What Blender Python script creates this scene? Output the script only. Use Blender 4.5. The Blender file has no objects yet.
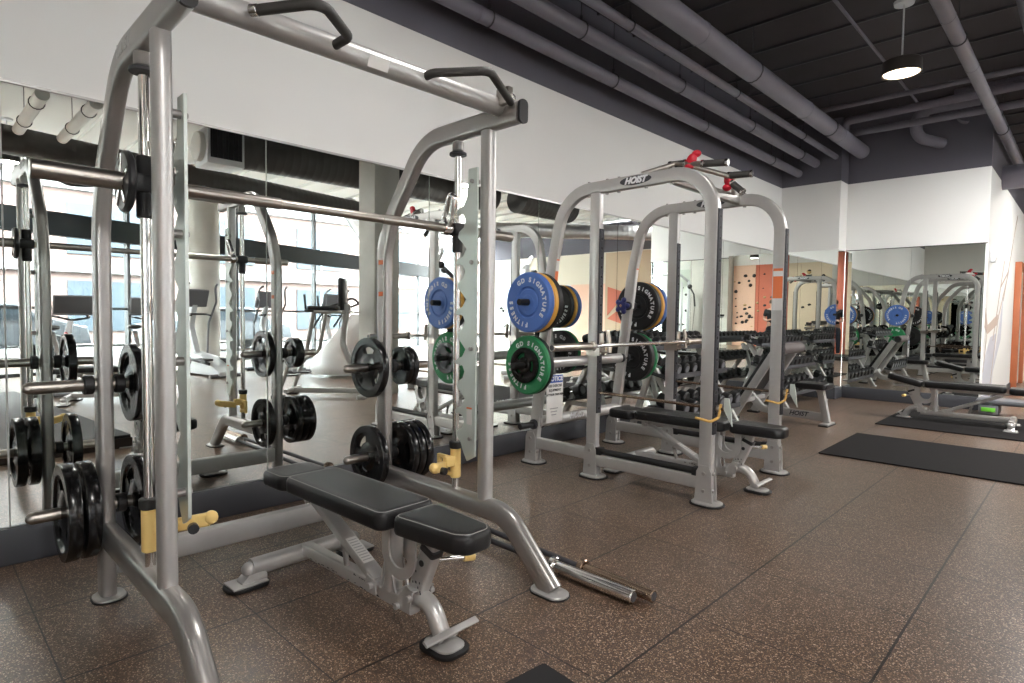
import bpy, bmesh, math, random
from mathutils import Vector, Matrix
random.seed(7)
SC = bpy.context.scene
COL = SC.collection
PI = math.pi

# ------------------------------------------------------------------ camera
H = 1.18
cam_d = bpy.data.cameras.new('camera')
cam = bpy.data.objects.new('camera', cam_d)
COL.objects.link(cam)
cam_d.sensor_width = 36.0
cam_d.lens = 596.44 / 1024 * 36.0
cam_d.clip_start = 0.02
cam_d.clip_end = 200
_y, _p, _r = [math.radians(a) for a in (44.311, -2.5526, 0.7278)]
_F = Vector((-math.sin(_y)*math.cos(_p), math.cos(_y)*math.cos(_p), math.sin(_p)))
_r0 = Vector((math.cos(_y), math.sin(_y), 0))
_u0 = _r0.cross(_F)
_R = math.cos(_r)*_r0 + math.sin(_r)*_u0
_U = -math.sin(_r)*_r0 + math.cos(_r)*_u0
cam.matrix_world = Matrix((( _R.x, _U.x, -_F.x, 0), (_R.y, _U.y, -_F.y, 0), (_R.z, _U.z, -_F.z, H), (0, 0, 0, 1)))
SC.camera = cam

# ------------------------------------------------------------------ world and exposure
SC.view_settings.view_transform = 'Standard'
SC.view_settings.look = 'None'
SC.view_settings.gamma = 1
SC.view_settings.use_curve_mapping = False
SC.view_settings.exposure = 1.45
w = bpy.data.worlds.new('sky')
SC.world = w
w.use_nodes = True
bg = w.node_tree.nodes['Background']
bg.inputs[0].default_value = (0.93, 0.97, 1.0, 1)
bg.inputs[1].default_value = 22.0

# ------------------------------------------------------------------ materials
MATS = {}
def mat(name, col, rough=0.5, metal=0.0, spec=0.5, bump=0, bscale=60, var=0, vscale=8, emit=None, estr=0, coat=0):
    m = bpy.data.materials.new(name)
    m.use_nodes = True
    nt = m.node_tree
    b = nt.nodes['Principled BSDF']
    b.inputs['Base Color'].default_value = (*col, 1)
    b.inputs['Roughness'].default_value = rough
    b.inputs['Metallic'].default_value = metal
    b.inputs['Specular IOR Level'].default_value = spec
    b.inputs['Coat Weight'].default_value = coat
    b.inputs['Coat Roughness'].default_value = 0.1
    if emit:
        b.inputs['Emission Color'].default_value = (*emit, 1)
        b.inputs['Emission Strength'].default_value = estr
    tc = nt.nodes.new('ShaderNodeTexCoord')
    if bump:
        n = nt.nodes.new('ShaderNodeTexNoise'); n.inputs['Scale'].default_value = bscale
        n.inputs['Detail'].default_value = 3
        nt.links.new(tc.outputs['Object'], n.inputs['Vector'])
        bp = nt.nodes.new('ShaderNodeBump'); bp.inputs['Strength'].default_value = bump
        bp.inputs['Distance'].default_value = 0.01
        nt.links.new(n.outputs['Fac'], bp.inputs['Height'])
        nt.links.new(bp.outputs['Normal'], b.inputs['Normal'])
    if var:
        n = nt.nodes.new('ShaderNodeTexNoise'); n.inputs['Scale'].default_value = vscale
        n.inputs['Detail'].default_value = 4
        nt.links.new(tc.outputs['Object'], n.inputs['Vector'])
        r = nt.nodes.new('ShaderNodeMix'); r.data_type = 'RGBA'
        r.inputs['A'].default_value = (*[c*(1-var) for c in col], 1)
        r.inputs['B'].default_value = (*[min(1, c*(1+var)) for c in col], 1)
        nt.links.new(n.outputs['Fac'], r.inputs['Factor'])
        nt.links.new(r.outputs['Result'], b.inputs['Base Color'])
    MATS[name] = m
    return m

silver = mat('silver_paint', (0.50, 0.49, 0.48), 0.33, 0.5, var=0.05, vscale=30)
silver2 = mat('dark_silver_paint', (0.38, 0.365, 0.35), 0.28, 0.65, var=0.05, vscale=30)
pale_steel = mat('pale_coated_steel', (0.60, 0.66, 0.62), 0.35, 0.4)
chrome = mat('chrome', (0.80, 0.79, 0.77), 0.13, 1.0)
worn = mat('worn_steel', (0.50, 0.46, 0.42), 0.28, 1.0, var=0.2, vscale=20)
bronze = mat('bronze_steel', (0.34, 0.25, 0.19), 0.22, 0.9, var=0.15)
iron = mat('black_iron', (0.006, 0.006, 0.0065), 0.2, 0.0, 0.45, bump=0.02, bscale=90)
rubber = mat('black_rubber', (0.012, 0.012, 0.013), 0.5, bump=0.1, bscale=200)
vinyl = mat('black_vinyl', (0.010, 0.010, 0.011), 0.36, 0, 0.4, bump=0.12, bscale=350)
stitch = mat('grey_stitching', (0.30, 0.29, 0.28), 0.6)
plastic = mat('black_plastic', (0.02, 0.02, 0.022), 0.35)
strip = mat('charcoal_strip', (0.045, 0.045, 0.052), 0.5)
grip = mat('foam_grip', (0.045, 0.043, 0.04), 0.6, bump=0.1, bscale=150)
yellow = mat('yellow_plastic', (0.85, 0.60, 0.22), 0.45)
hookyel = mat('yellow_hook', (0.70, 0.43, 0.12), 0.4)
blue = mat('blue_bumper', (0.075, 0.17, 0.50), 0.5)
green = mat('green_bumper', (0.02, 0.24, 0.085), 0.5)
orange = mat('amber_bumper', (0.72, 0.36, 0.06), 0.5)
letter = mat('white_lettering', (0.75, 0.76, 0.78), 0.5)
inkblack = mat('black_ink', (0.02, 0.02, 0.02), 0.6)
inkblue = mat('blue_ink', (0.03, 0.08, 0.35), 0.6)
inkgrey = mat('grey_ink', (0.25, 0.25, 0.26), 0.6)
paper = mat('sticker_white', (0.74, 0.73, 0.71), 0.5)
papergrey = mat('sticker_grey', (0.42, 0.42, 0.42), 0.5)
orsticker = mat('sticker_orange', (0.78, 0.20, 0.07), 0.5)
red = mat('red_grip', (0.55, 0.012, 0.03), 0.4)
navy = mat('navy_plastic', (0.015, 0.02, 0.14), 0.4)
white = mat('white_wall_paint', (0.82, 0.82, 0.80), 0.6, bump=0.02, bscale=40)
darkwall = mat('charcoal_wall_paint', (0.105, 0.101, 0.125), 0.65)
basem = mat('charcoal_baseboard', (0.055, 0.058, 0.068), 0.45)
ceil_d = mat('dark_ceiling_paint', (0.042, 0.036, 0.042), 0.75, var=0.3, vscale=2)
pipe_m = mat('grey_pipe_paint', (0.155, 0.145, 0.178), 0.45, var=0.08, vscale=6)
pipe_l = mat('light_pipe_paint', (0.205, 0.195, 0.235), 0.45, var=0.08, vscale=6)
concrete = mat('pale_concrete', (0.56, 0.55, 0.51), 0.75, bump=0.15, bscale=30, var=0.18, vscale=3)
ceil_w = mat('white_deck_paint', (0.78, 0.77, 0.74), 0.6)
duct_m = mat('galvanised_duct', (0.55, 0.55, 0.56), 0.35, 0.8, var=0.1)
duct_d = mat('dark_duct', (0.06, 0.058, 0.056), 0.5)
cream = mat('cream_panel', (0.72, 0.60, 0.44), 0.65, var=0.1, vscale=2)
peach = mat('peach_panel', (0.86, 0.56, 0.42), 0.65, var=0.05, vscale=2)
orpan = mat('orange_panel', (0.60, 0.16, 0.095), 0.6, var=0.08, vscale=2)
tan = mat('tan_panel', (0.58, 0.44, 0.30), 0.6)
mint = mat('pale_mint_panel', (0.66, 0.72, 0.66), 0.65)
holdtan = mat('tan_hold', (0.55, 0.38, 0.18), 0.6)
copper = mat('copper_frame', (0.50, 0.15, 0.06), 0.45)
mural1 = mat('mural_grey', (0.55, 0.56, 0.62), 0.6)
mural2 = mat('mural_tan', (0.50, 0.40, 0.34), 0.6)
skin = mat('skin', (0.62, 0.36, 0.26), 0.55)
shirt = mat('black_cotton', (0.015, 0.015, 0.018), 0.85)
pants = mat('dark_denim', (0.02, 0.025, 0.04), 0.85)
hairm = mat('brown_hair', (0.08, 0.05, 0.03), 0.7)
lampglow = mat('lamp_diffuser', (1, 0.9, 0.75), 0.5, emit=(1.0, 0.80, 0.58), estr=1.6)
graymach = mat('machine_white', (0.62, 0.64, 0.66), 0.4)
greymach = mat('machine_grey', (0.16, 0.165, 0.18), 0.45)
lime = mat('lime_plastic', (0.20, 0.70, 0.06), 0.45)
brick = mat('pale_brick', (0.105, 0.068, 0.060), 0.8, var=0.15)
glassdark = mat('dark_glazing', (0.035, 0.045, 0.055), 0.4, spec=0.1)
pave = mat('pale_paving', (0.13, 0.13, 0.13), 0.8)
carw = mat('car_paint', (0.11, 0.12, 0.135), 0.5, spec=0.15)

def mirror_mat():
    m = bpy.data.materials.new('mirror_glass'); m.use_nodes = True
    b = m.node_tree.nodes['Principled BSDF']
    b.inputs['Base Color'].default_value = (0.86, 0.90, 0.875, 1)
    b.inputs['Metallic'].default_value = 1
    b.inputs['Roughness'].default_value = 0.0
    return m
mirror = mirror_mat()

def glass_mat():
    m = bpy.data.materials.new('window_glass'); m.use_nodes = True
    nt = m.node_tree
    for n in list(nt.nodes):
        if n.type != 'OUTPUT_MATERIAL': nt.nodes.remove(n)
    out = [n for n in nt.nodes if n.type == 'OUTPUT_MATERIAL'][0]
    t = nt.nodes.new('ShaderNodeBsdfTransparent'); t.inputs[0].default_value = (0.95, 0.98, 0.97, 1)
    g = nt.nodes.new('ShaderNodeBsdfGlossy'); g.inputs['Roughness'].default_value = 0.02
    mx = nt.nodes.new('ShaderNodeMixShader'); mx.inputs[0].default_value = 0.05
    nt.links.new(t.outputs[0], mx.inputs[1]); nt.links.new(g.outputs[0], mx.inputs[2])
    nt.links.new(mx.outputs[0], out.inputs[0])
    return m
glass = glass_mat()

def floor_mat():
    m = bpy.data.materials.new('speckled_rubber_tiles'); m.use_nodes = True
    nt = m.node_tree; N = nt.nodes.new; L = nt.links.new
    b = nt.nodes['Principled BSDF']
    geo = N('ShaderNodeNewGeometry')
    sep = N('ShaderNodeSeparateXYZ'); L(geo.outputs['Position'], sep.inputs[0])
    P = 0.6096
    def seam(sock, off):
        a = N('ShaderNodeMath'); a.operation = 'SUBTRACT'; L(sock, a.inputs[0]); a.inputs[1].default_value = off
        d = N('ShaderNodeMath'); d.operation = 'DIVIDE'; L(a.outputs[0], d.inputs[0]); d.inputs[1].default_value = P
        f = N('ShaderNodeMath'); f.operation = 'FRACT'; L(d.outputs[0], f.inputs[0])
        s = N('ShaderNodeMath'); s.operation = 'SUBTRACT'; L(f.outputs[0], s.inputs[0]); s.inputs[1].default_value = 0.5
        ab = N('ShaderNodeMath'); ab.operation = 'ABSOLUTE'; L(s.outputs[0], ab.inputs[0])
        return ab.outputs[0], d.outputs[0]
    sx, ix = seam(sep.outputs['X'], -0.475 )
    sy, iy = seam(sep.outputs['Y'], 0.333)
    # wobble the seams a little
    wn = N('ShaderNodeTexNoise'); wn.inputs['Scale'].default_value = 55; L(geo.outputs['Position'], wn.inputs['Vector'])
    def near(s, wdt):
        w1 = N('ShaderNodeMath'); w1.operation = 'MULTIPLY_ADD'; L(wn.outputs['Fac'], w1.inputs[0]); w1.inputs[1].default_value = 0.010
        L(s, w1.inputs[2])
        g = N('ShaderNodeMath'); g.operation = 'GREATER_THAN'; L(w1.outputs[0], g.inputs[0]); g.inputs[1].default_value = 0.5 - wdt + 0.005
        return g.outputs[0]
    gx, gy = near(sx, 0.0075), near(sy, 0.0045)
    mx = N('ShaderNodeMath'); mx.operation = 'MAXIMUM'; L(gx, mx.inputs[0]); L(gy, mx.inputs[1])
    # speckles
    v = N('ShaderNodeTexVoronoi'); v.inputs['Scale'].default_value = 270; L(geo.outputs['Position'], v.inputs['Vector'])
    sc = N('ShaderNodeSeparateColor'); L(v.outputs['Color'], sc.inputs[0])
    r1 = N('ShaderNodeValToRGB'); L(sc.outputs['Red'], r1.inputs[0])
    e = r1.color_ramp; e.interpolation = 'CONSTANT'
    e.elements[0].color = (0.080, 0.049, 0.033, 1); e.elements[0].position = 0
    e.elements[1].color = (0.138, 0.083, 0.053, 1); e.elements[1].position = 0.42
    k = e.elements.new(0.68); k.color = (0.045, 0.033, 0.026, 1)
    k = e.elements.new(0.84); k.color = (0.32, 0.215, 0.14, 1)
    k = e.elements.new(0.94); k.color = (0.55, 0.42, 0.31, 1)
    n2 = N('ShaderNodeTexNoise'); n2.inputs['Scale'].default_value = 2.2; n2.inputs['Detail'].default_value = 3; L(geo.outputs['Position'], n2.inputs['Vector'])
    rr = N('ShaderNodeMapRange'); L(n2.outputs['Fac'], rr.inputs[0]); rr.inputs[3].default_value = 0.72; rr.inputs[4].default_value = 1.28
    vm = N('ShaderNodeVectorMath'); vm.operation = 'SCALE'; L(r1.outputs[0], vm.inputs[0]); L(rr.outputs[0], vm.inputs['Scale'])
    mix = N('ShaderNodeMix'); mix.data_type = 'RGBA'; L(mx.outputs[0], mix.inputs['Factor'])
    L(vm.outputs[0], mix.inputs['A']); mix.inputs['B'].default_value = (0.012, 0.009, 0.008, 1)
    L(mix.outputs['Result'], b.inputs['Base Color'])
    b.inputs['Roughness'].default_value = 0.30
    b.inputs['Specular IOR Level'].default_value = 0.5
    b.inputs['Coat Weight'].default_value = 0.3; b.inputs['Coat Roughness'].default_value = 0.22
    bp = N('ShaderNodeBump'); bp.inputs['Strength'].default_value = 0.15; bp.inputs['Distance'].default_value = 0.003
    sb = N('ShaderNodeMath'); sb.operation = 'SUBTRACT'; L(sc.outputs['Green'], sb.inputs[0]); L(mx.outputs[0], sb.inputs[1])
    L(sb.outputs[0], bp.inputs['Height']); L(bp.outputs[0], b.inputs['Normal'])
    return m
floor_m = floor_mat()

# ------------------------------------------------------------------ mesh builder
def V(*a): return Vector(a if len(a) > 1 else a[0])
def wloc(o):
    p = Vector((0, 0, 0))
    while o is not None:
        p += o.location; o = o.parent
    return p
class MB:
    def __init__(s): s.b = bmesh.new()
    def _fr(s, t, hint=None):
        t = t.normalized()
        h = Vector(hint) if hint else (Vector((0, 0, 1)) if abs(t.z) < 0.95 else Vector((1, 0, 0)))
        u = (h - t*h.dot(t)); 
        if u.length < 1e-6: u = Vector((0, 1, 0)) - t*t.y
        u.normalize(); return u, t.cross(u)
    def box(s, c, sz, rz=0, M=None, bev=0):
        r = bmesh.ops.create_cube(s.b, size=1.0)
        vs = r['verts']
        m = Matrix.Translation(Vector(c)) @ Matrix.Rotation(rz, 4, 'Z') @ (M.to_4x4() if M else Matrix()) @ Matrix.Diagonal((*sz, 1))
        bmesh.ops.transform(s.b, matrix=m, verts=vs)
        if bev:
            es = list({e for v in vs for e in v.link_edges})
            bmesh.ops.bevel(s.b, geom=es, offset=bev, segments=2, profile=0.5, affect='EDGES')
        return s
    def obox(s, p0, p1, wu, wv, hint=None, bev=0):
        """box beam from p0 to p1; wu is its size along the hint direction"""
        return s.sweep([p0, p1], rect(wu, wv, min(wu, wv)*0.15 if bev == 0 else bev), hint)
    def tube(s, path, r, n=12, hint=None, caps=True):
        pr = [(math.cos(2*PI*i/n), math.sin(2*PI*i/n)) for i in range(n)]
        rs = r if isinstance(r, (list, tuple)) else [r]*len(path)
        return s.sweep(path, pr, hint, rs, caps)
    def sweep(s, path, prof, hint=None, rs=None, caps=True):
        P = [Vector(p) for p in path]; n = len(P); rings = []
        u = None
        for i, p in enumerate(P):
            a = (P[i]-P[i-1]).normalized() if i else (P[1]-P[0]).normalized()
            b = (P[i+1]-P[i]).normalized() if i < n-1 else a
            t = (a+b)
            t = t.normalized() if t.length > 1e-6 else a
            if u is None: u, v = s._fr(t, hint)
            elif hint: u, v = s._fr(t, hint)
            else:
                u = (u - t*u.dot(t)).normalized(); v = t.cross(u)
            k = a.dot(b); sc = 1/max(0.35, math.sqrt(max(0, (1+k)/2)))
            bend = (b-a)
            r = rs[i] if rs else 1
            ring = []
            for (x, y) in prof:
                o = u*x*r + v*y*r
                if bend.length > 1e-5:
                    bd = bend.normalized(); o = o + bd*(o.dot(bd)*(sc-1))
                ring.append(s.b.verts.new(p+o))
            rings.append(ring)
        m = len(prof)
        for i in range(n-1):
            for j in range(m):
                try: s.b.faces.new((rings[i][j], rings[i][(j+1) % m], rings[i+1][(j+1) % m], rings[i+1][j]))
                except ValueError: pass
        if caps:
            s.b.faces.new(rings[0][::-1]); s.b.faces.new(rings[-1])
        return s
    def lathe(s, prof, o, ax, n=32, caps=False):
        """prof: list of (r, h) along axis ax from o"""
        ax = Vector(ax).normalized(); u, v = s._fr(ax); o = Vector(o); rings = []
        for r, h in prof:
            if r < 1e-6: rings.append([s.b.verts.new(o+ax*h)])
            else: rings.append([s.b.verts.new(o+ax*h+(u*math.cos(2*PI*i/n)+v*math.sin(2*PI*i/n))*r) for i in range(n)])
        for a, b in zip(rings, rings[1:]):
            if len(a) == 1 and len(b) == 1: continue
            for j in range(n):
                if len(a) == 1: s.b.faces.new((a[0], b[(j+1) % n], b[j]))
                elif len(b) == 1: s.b.faces.new((a[j], a[(j+1) % n], b[0]))
                else: s.b.faces.new((a[j], a[(j+1) % n], b[(j+1) % n], b[j]))
        return s
    def cyl(s, p0, p1, r, n=20, r1=None):
        p0 = Vector(p0); p1 = Vector(p1); h = (p1-p0).length; r1 = r if r1 is None else r1
        c = min(r, r1, h)*0.12
        return s.lathe([(0, 0), (r-c, 0), (r, c), (r1, h-c), (r1-c, h), (0, h)], p0, p1-p0, n)
    def prism(s, pts, plane, d0, d1, bev=0):
        """outline in a plane ('xy','xz','yz') extruded from d0 to d1 along the remaining axis"""
        def mk(p, d):
            if plane == 'xy': return (p[0], p[1], d)
            if plane == 'xz': return (p[0], d, p[1])
            return (d, p[0], p[1])
        a = [s.b.verts.new(mk(p, d0)) for p in pts]; b = [s.b.verts.new(mk(p, d1)) for p in pts]
        n = len(pts); fs = [s.b.faces.new(a[::-1]), s.b.faces.new(b)]
        for i in range(n): fs.append(s.b.faces.new((a[i], a[(i+1) % n], b[(i+1) % n], b[i])))
        if bev:
            es = list(set(fs[0].edges) | set(fs[1].edges))
            bmesh.ops.bevel(s.b, geom=es, offset=bev, segments=2, profile=0.5, affect='EDGES')
        return s
    def sphere(s, c, r, sz=(1, 1, 1), n=14, M=None):
        res = bmesh.ops.create_uvsphere(s.b, u_segments=n, v_segments=max(6, n//2+2), radius=r)
        bmesh.ops.transform(s.b, matrix=Matrix.Translation(Vector(c)) @ (M.to_4x4() if M else Matrix()) @ Matrix.Diagonal((*sz, 1)), verts=res['verts'])
        return s
    def layers(s, outline, lay, M=None):
        """stack of inset outlines: lay = [(z, inset)]; outline ccw list of (x,y)"""
        M = M or Matrix(); rings = []
        n = len(outline)
        for z, ins in lay:
            ring = []
            for i in range(n):
                p = Vector(outline[i]); a = Vector(outline[i-1]); c = Vector(outline[(i+1) % n])
                t = (c-a).normalized(); nr = Vector((-t.y, t.x))
                q = p + nr*ins
                ring.append(s.b.verts.new(M @ Vector((q.x, q.y, z))))
            rings.append(ring)
        for a, b in zip(rings, rings[1:]):
            for j in range(n): s.b.faces.new((a[j], a[(j+1) % n], b[(j+1) % n], b[j]))
        s.b.faces.new(rings[0][::-1]); s.b.faces.new(rings[-1])
        return s
    def xf(s, M):
        bmesh.ops.transform(s.b, matrix=M, verts=s.b.verts); return s
    def build(s, name, m, parent=None, ang=35):
        bmesh.ops.recalc_face_normals(s.b, faces=s.b.faces)
        if parent is not None:
            bmesh.ops.translate(s.b, vec=-wloc(parent), verts=s.b.verts)
        me = bpy.data.meshes.new(name); s.b.to_mesh(me); s.b.free()
        me.materials.append(m)
        for p in me.polygons: p.use_smooth = True
        me.set_sharp_from_angle(angle=math.radians(ang))
        o = bpy.data.objects.new(name, me); COL.objects.link(o)
        if parent is not None: o.parent = parent
        return o
def rect(wu, wv, r, n=3):
    pts = []
    for cx, cy, a0 in ((1, 1, 0), (-1, 1, 90), (-1, -1, 180), (1, -1, 270)):
        for i in range(n+1):
            a = math.radians(a0 + 90*i/n)
            pts.append((cx*(wu/2-r)+r*math.cos(a), cy*(wv/2-r)+r*math.sin(a)))
    return pts
def oval(wu, wv, n=18, e=2.6):
    pts = []
    for i in range(n):
        a = 2*PI*i/n; c, q = math.cos(a), math.sin(a)
        pts.append((wu/2*math.copysign(abs(c)**(2/e), c), wv/2*math.copysign(abs(q)**(2/e), q)))
    return pts
def fillet(pts, r, n=6):
    P = [Vector(p) for p in pts]; rr = r if isinstance(r, (list, tuple)) else [r]*len(P); out = [P[0]]
    for i in range(1, len(P)-1):
        a = (P[i-1]-P[i]); b = (P[i+1]-P[i]); la, lb = a.length, b.length; a.normalize(); b.normalize()
        ang = math.acos(max(-1, min(1, a.dot(b))))
        if ang > PI-0.02 or rr[i] <= 0: out.append(P[i]); continue
        d = min(rr[i]/math.tan(ang/2), la*0.49, lb*0.49)
        R = d*math.tan(ang/2); c = P[i] + (a+b).normalized()*(R/math.sin(ang/2))
        s0 = P[i]+a*d - c; s1 = P[i]+b*d - c
        for k in range(n+1): out.append(c + s0.normalized().slerp(s1.normalized(), k/n)*R)
    out.append(P[-1]); return out
def rrect2(x0, x1, y0, y1, r, n=5):
    cx, cy = (x0+x1)/2, (y0+y1)/2
    return [(cx+a, cy+b) for a, b in rect(x1-x0, y1-y0, r, n)]

def tag(o, label=None, cat=None, group=None, kind=None):
    if label: o['label'] = label
    if cat: o['category'] = cat
    if group: o['group'] = group
    if kind: o['kind'] = kind
    return o
def empty(name, loc, label, cat, group=None):
    o = bpy.data.objects.new(name, None); COL.objects.link(o); o.location = loc; o.empty_display_size = 0.1
    return tag(o, label, cat, group)
def struct(o): o['kind'] = 'structure'; return o
KIDS = {}
def kids(o): return [c for c in COL.objects if c.parent == o]
def copy_tree(o, parent=None):
    c = o.copy(); COL.objects.link(c)
    if parent is not None: c.parent = parent
    for ch in kids(o): copy_tree(ch, c)
    return c
def dup(root, loc, label=None, rz=None, rot=None, group=None):
    c = copy_tree(root); c.location = loc
    if rz is not None: c.rotation_euler = (0, 0, rz)
    if rot is not None: c.rotation_euler = rot
    if label: c['label'] = label
    if group: c['group'] = group
    return c

# lettering: returns a list of meshes verts/faces built from Blender's own font
_TXT = {}
def text_geo(t, size, ext=0.001, shear=0.0, bold=0.0):
    k = (t, size, ext, shear, bold)
    if k in _TXT: return _TXT[k]
    cu = bpy.data.curves.new('lettering_curve', 'FONT'); cu.body = t; cu.size = size; cu.extrude = ext
    cu.align_x = 'CENTER'; cu.align_y = 'CENTER'; cu.shear = shear; cu.offset = bold; cu.resolution_u = 3
    ob = bpy.data.objects.new('lettering_tmp', cu); COL.objects.link(ob)
    bpy.context.view_layer.update()
    me = bpy.data.meshes.new_from_object(ob.evaluated_get(bpy.context.evaluated_depsgraph_get()))
    r = ([v.co.copy() for v in me.vertices], [tuple(p.vertices) for p in me.polygons])
    COL.objects.unlink(ob); bpy.data.objects.remove(ob); bpy.data.meshes.remove(me); bpy.data.curves.remove(cu)
    _TXT[k] = r; return r
def add_text(mb, t, size, M, ext=0.001, shear=0.0, bold=0.0):
    vs, fs = text_geo(t, size, ext, shear, bold)
    nv = [mb.b.verts.new(M @ v) for v in vs]
    for f in fs:
        try: mb.b.faces.new([nv[i] for i in f])
        except ValueError: pass
def frame_m(o, xd, yd):
    x = Vector(xd).normalized(); y = Vector(yd).normalized(); z = x.cross(y)
    return Matrix(((x.x, y.x, z.x, o[0]), (x.y, y.y, z.y, o[1]), (x.z, y.z, z.z, o[2]), (0, 0, 0, 1)))

# ================================================================== THE ROOM
WX = -3.55; YA = 9.58; YB = 9.93; JX = -2.72; RX = -1.04; ZM0, ZM1 = 0.17, 2.195; ZW = 3.19; ZC = 4.1
BACK = -6.0; FAR = 15.6; XMAX = 9.5
struct(MB().box((2.0, 5, -0.05), (16, 24, 0.1)).build('floor', floor_m))
struct(MB().box((-1.2, 4.8, ZC+0.1), (5.0, 22.4, 0.2)).build('ceiling', ceil_d))
# corrugated white deck over the window side of the hall
cd = MB()
cd.box((5.6, 4.8, ZC+0.16), (8.6, 22.4, 0.08))
for i in range(30):
    cd.box((5.6, -5.8+i*0.75, ZC+0.09), (8.6, 0.38, 0.06))
struct(cd.build('ceiling', ceil_w))

def wall_left():
    y0, y1 = -0.8, YA
    m = MB(); m.box((WX-0.1, (y0+y1)/2, (ZM1+ZW)/2), (0.2, y1-y0, ZW-ZM1)); m.box((WX-0.11, (y0+y1)/2, ZM1/2), (0.18, y1-y0, ZM1))
    o = struct(m.build('wall_left', white))
    mb = MB(); mb.box((WX-0.1, (y0+y1)/2, (ZW+ZC)/2), (0.2, y1-y0, ZC-ZW)); mb.build('upper_band', darkwall, o)
    ys = [-0.55, 0.33, 1.53, 2.74, 3.95, 5.17, 6.38, 7.6, 8.8, YA-0.02]
    for a, b in zip(ys, ys[1:]):
        MB().box((WX-0.008, (a+b)/2, (ZM0+ZM1)/2), (0.024, b-a-0.007, ZM1-ZM0-0.004)).build('mirror_panel', mirror, o)
    MB().box((WX+0.003, (y0+y1)/2, ZM1+0.006), (0.018, y1-y0, 0.012)).build('mirror_channel', silver, o)
    b = MB(); b.box((WX+0.012, (y0+y1)/2, ZM0/2), (0.03, y1-y0, ZM0), bev=0.003)
    struct(b.build('baseboard_left', basem))
wall_left()

def wall_end():
    # short bay, return and long bay of the end wall
    m = MB()
    m.box(((WX+JX)/2-0.1, YA+0.2, (ZM1+ZW)/2), (JX-WX+0.2, 0.4, ZW-ZM1)); m.box(((WX+JX)/2-0.1, YA+0.21, ZM1/2), (JX-WX+0.18, 0.38, ZM1))
    m.box(((JX+RX)/2, YB+0.1, (ZM1+ZW)/2), (RX-JX, 0.2, ZW-ZM1)); m.box(((JX+RX)/2, YB+0.11, ZM1/2), (RX-JX, 0.18, ZM1))
    # the wall returns along the hallway
    m.box((RX-0.1, (YB+FAR)/2+0.05, ZW/2), (0.2, FAR-YB-0.2, ZW))
    o = struct(m.build('wall_end', white))
    u = MB()
    u.box(((WX+JX)/2-0.1, YA+0.2, (ZW+ZC)/2), (JX-WX+0.2, 0.4, ZC-ZW))
    u.box(((JX+RX)/2, YB+0.1, (ZW+ZC)/2), (RX-JX, 0.2, ZC-ZW))
    u.box((RX-0.1, (YB+FAR)/2+0.05, (ZW+ZC)/2), (0.2, FAR-YB-0.2, ZC-ZW))
    u.build('upper_band', darkwall, o)
    MB().box(((WX+JX)/2, YA+0.008, (ZM0+ZM1)/2), (JX-WX-0.01, 0.024, ZM1-ZM0)).build('mirror_panel', mirror, o)
    MB().box((JX+0.002-0.014, (YA+YB)/2, (ZM0+ZM1)/2), (0.024, YB-YA-0.002, ZM1-ZM0)).build('mirror_panel', mirror, o)
    xs = [JX, -1.88, RX-0.02]
    for a, b in zip(xs, xs[1:]):
        MB().box(((a+b)/2, YB+0.008, (ZM0+ZM1)/2), (b-a-0.003, 0.024, ZM1-ZM0)).build('mirror_panel', mirror, o)
    MB().box(((JX+RX)/2, YB-0.003, ZM1+0.005), (RX-JX, 0.014, 0.010)).build('mirror_channel', plastic, o)
    b = MB()
    b.box(((WX+JX)/2, YA-0.012, ZM0/2), (JX-WX, 0.03, ZM0), bev=0.003)
    b.box((JX+0.012, (YA+YB)/2-0.012, ZM0/2), (0.03, YB-YA+0.02, ZM0), bev=0.003)
    b.box(((JX+RX)/2, YB-0.012, ZM0/2), (RX-JX, 0.03, ZM0), bev=0.003)
    b.box((RX+0.006, 11.9, 0.05), (0.016, 3.9, 0.1))
    struct(b.build('baseboard_end', basem))
    # line mural painted on the hallway side
    mu = MB()
    for p, in (([(9.98, 0.0), (10.9, 0.0), (11.3, 1.0), (10.6, 0.95), (10.0, 0.62)],),):
        mu.prism(p, 'yz', RX, RX+0.003)
    mu.prism([(11.0, 0.4), (12.0, 1.55), (11.9, 0.9)], 'yz', RX, RX+0.0035)
    mu.build('mural_shapes', mural1, o)
    ml = MB()
    for a, b_ in (((9.98, 1.25), (10.25, 1.08)), ((10.25, 1.08), (11.4, 1.2)), ((11.4, 1.2), (10.7, 0.1)), ((9.98, 0.5), (10.25, 1.08)), ((11.4, 1.2), (12.6, 2.0)),
                  ((12.6, 2.0), (11.6, 1.7)), ((12.0, 1.5), (13.6, 3.0)), ((10.9, 0.9), (11.9, 2.1))):
        d = Vector((0, b_[0]-a[0], b_[1]-a[1])); ln = d.length; ang = math.atan2(d.z, d.y)
        ml.box((RX+0.004, (a[0]+b_[0])/2, (a[1]+b_[1])/2), (0.004, ln, 0.02 if ln < 1 else 0.03), M=Matrix.Rotation(ang, 3, 'X'))
    ml.prism([(9.98, 1.35), (10.25, 1.12), (11.4, 1.28), (11.3, 1.12), (10.25, 1.0), (9.98, 1.1)], 'yz', RX, RX+0.004)
    ml.build('mural_lines', mural2, o)
wall_end()

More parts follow.
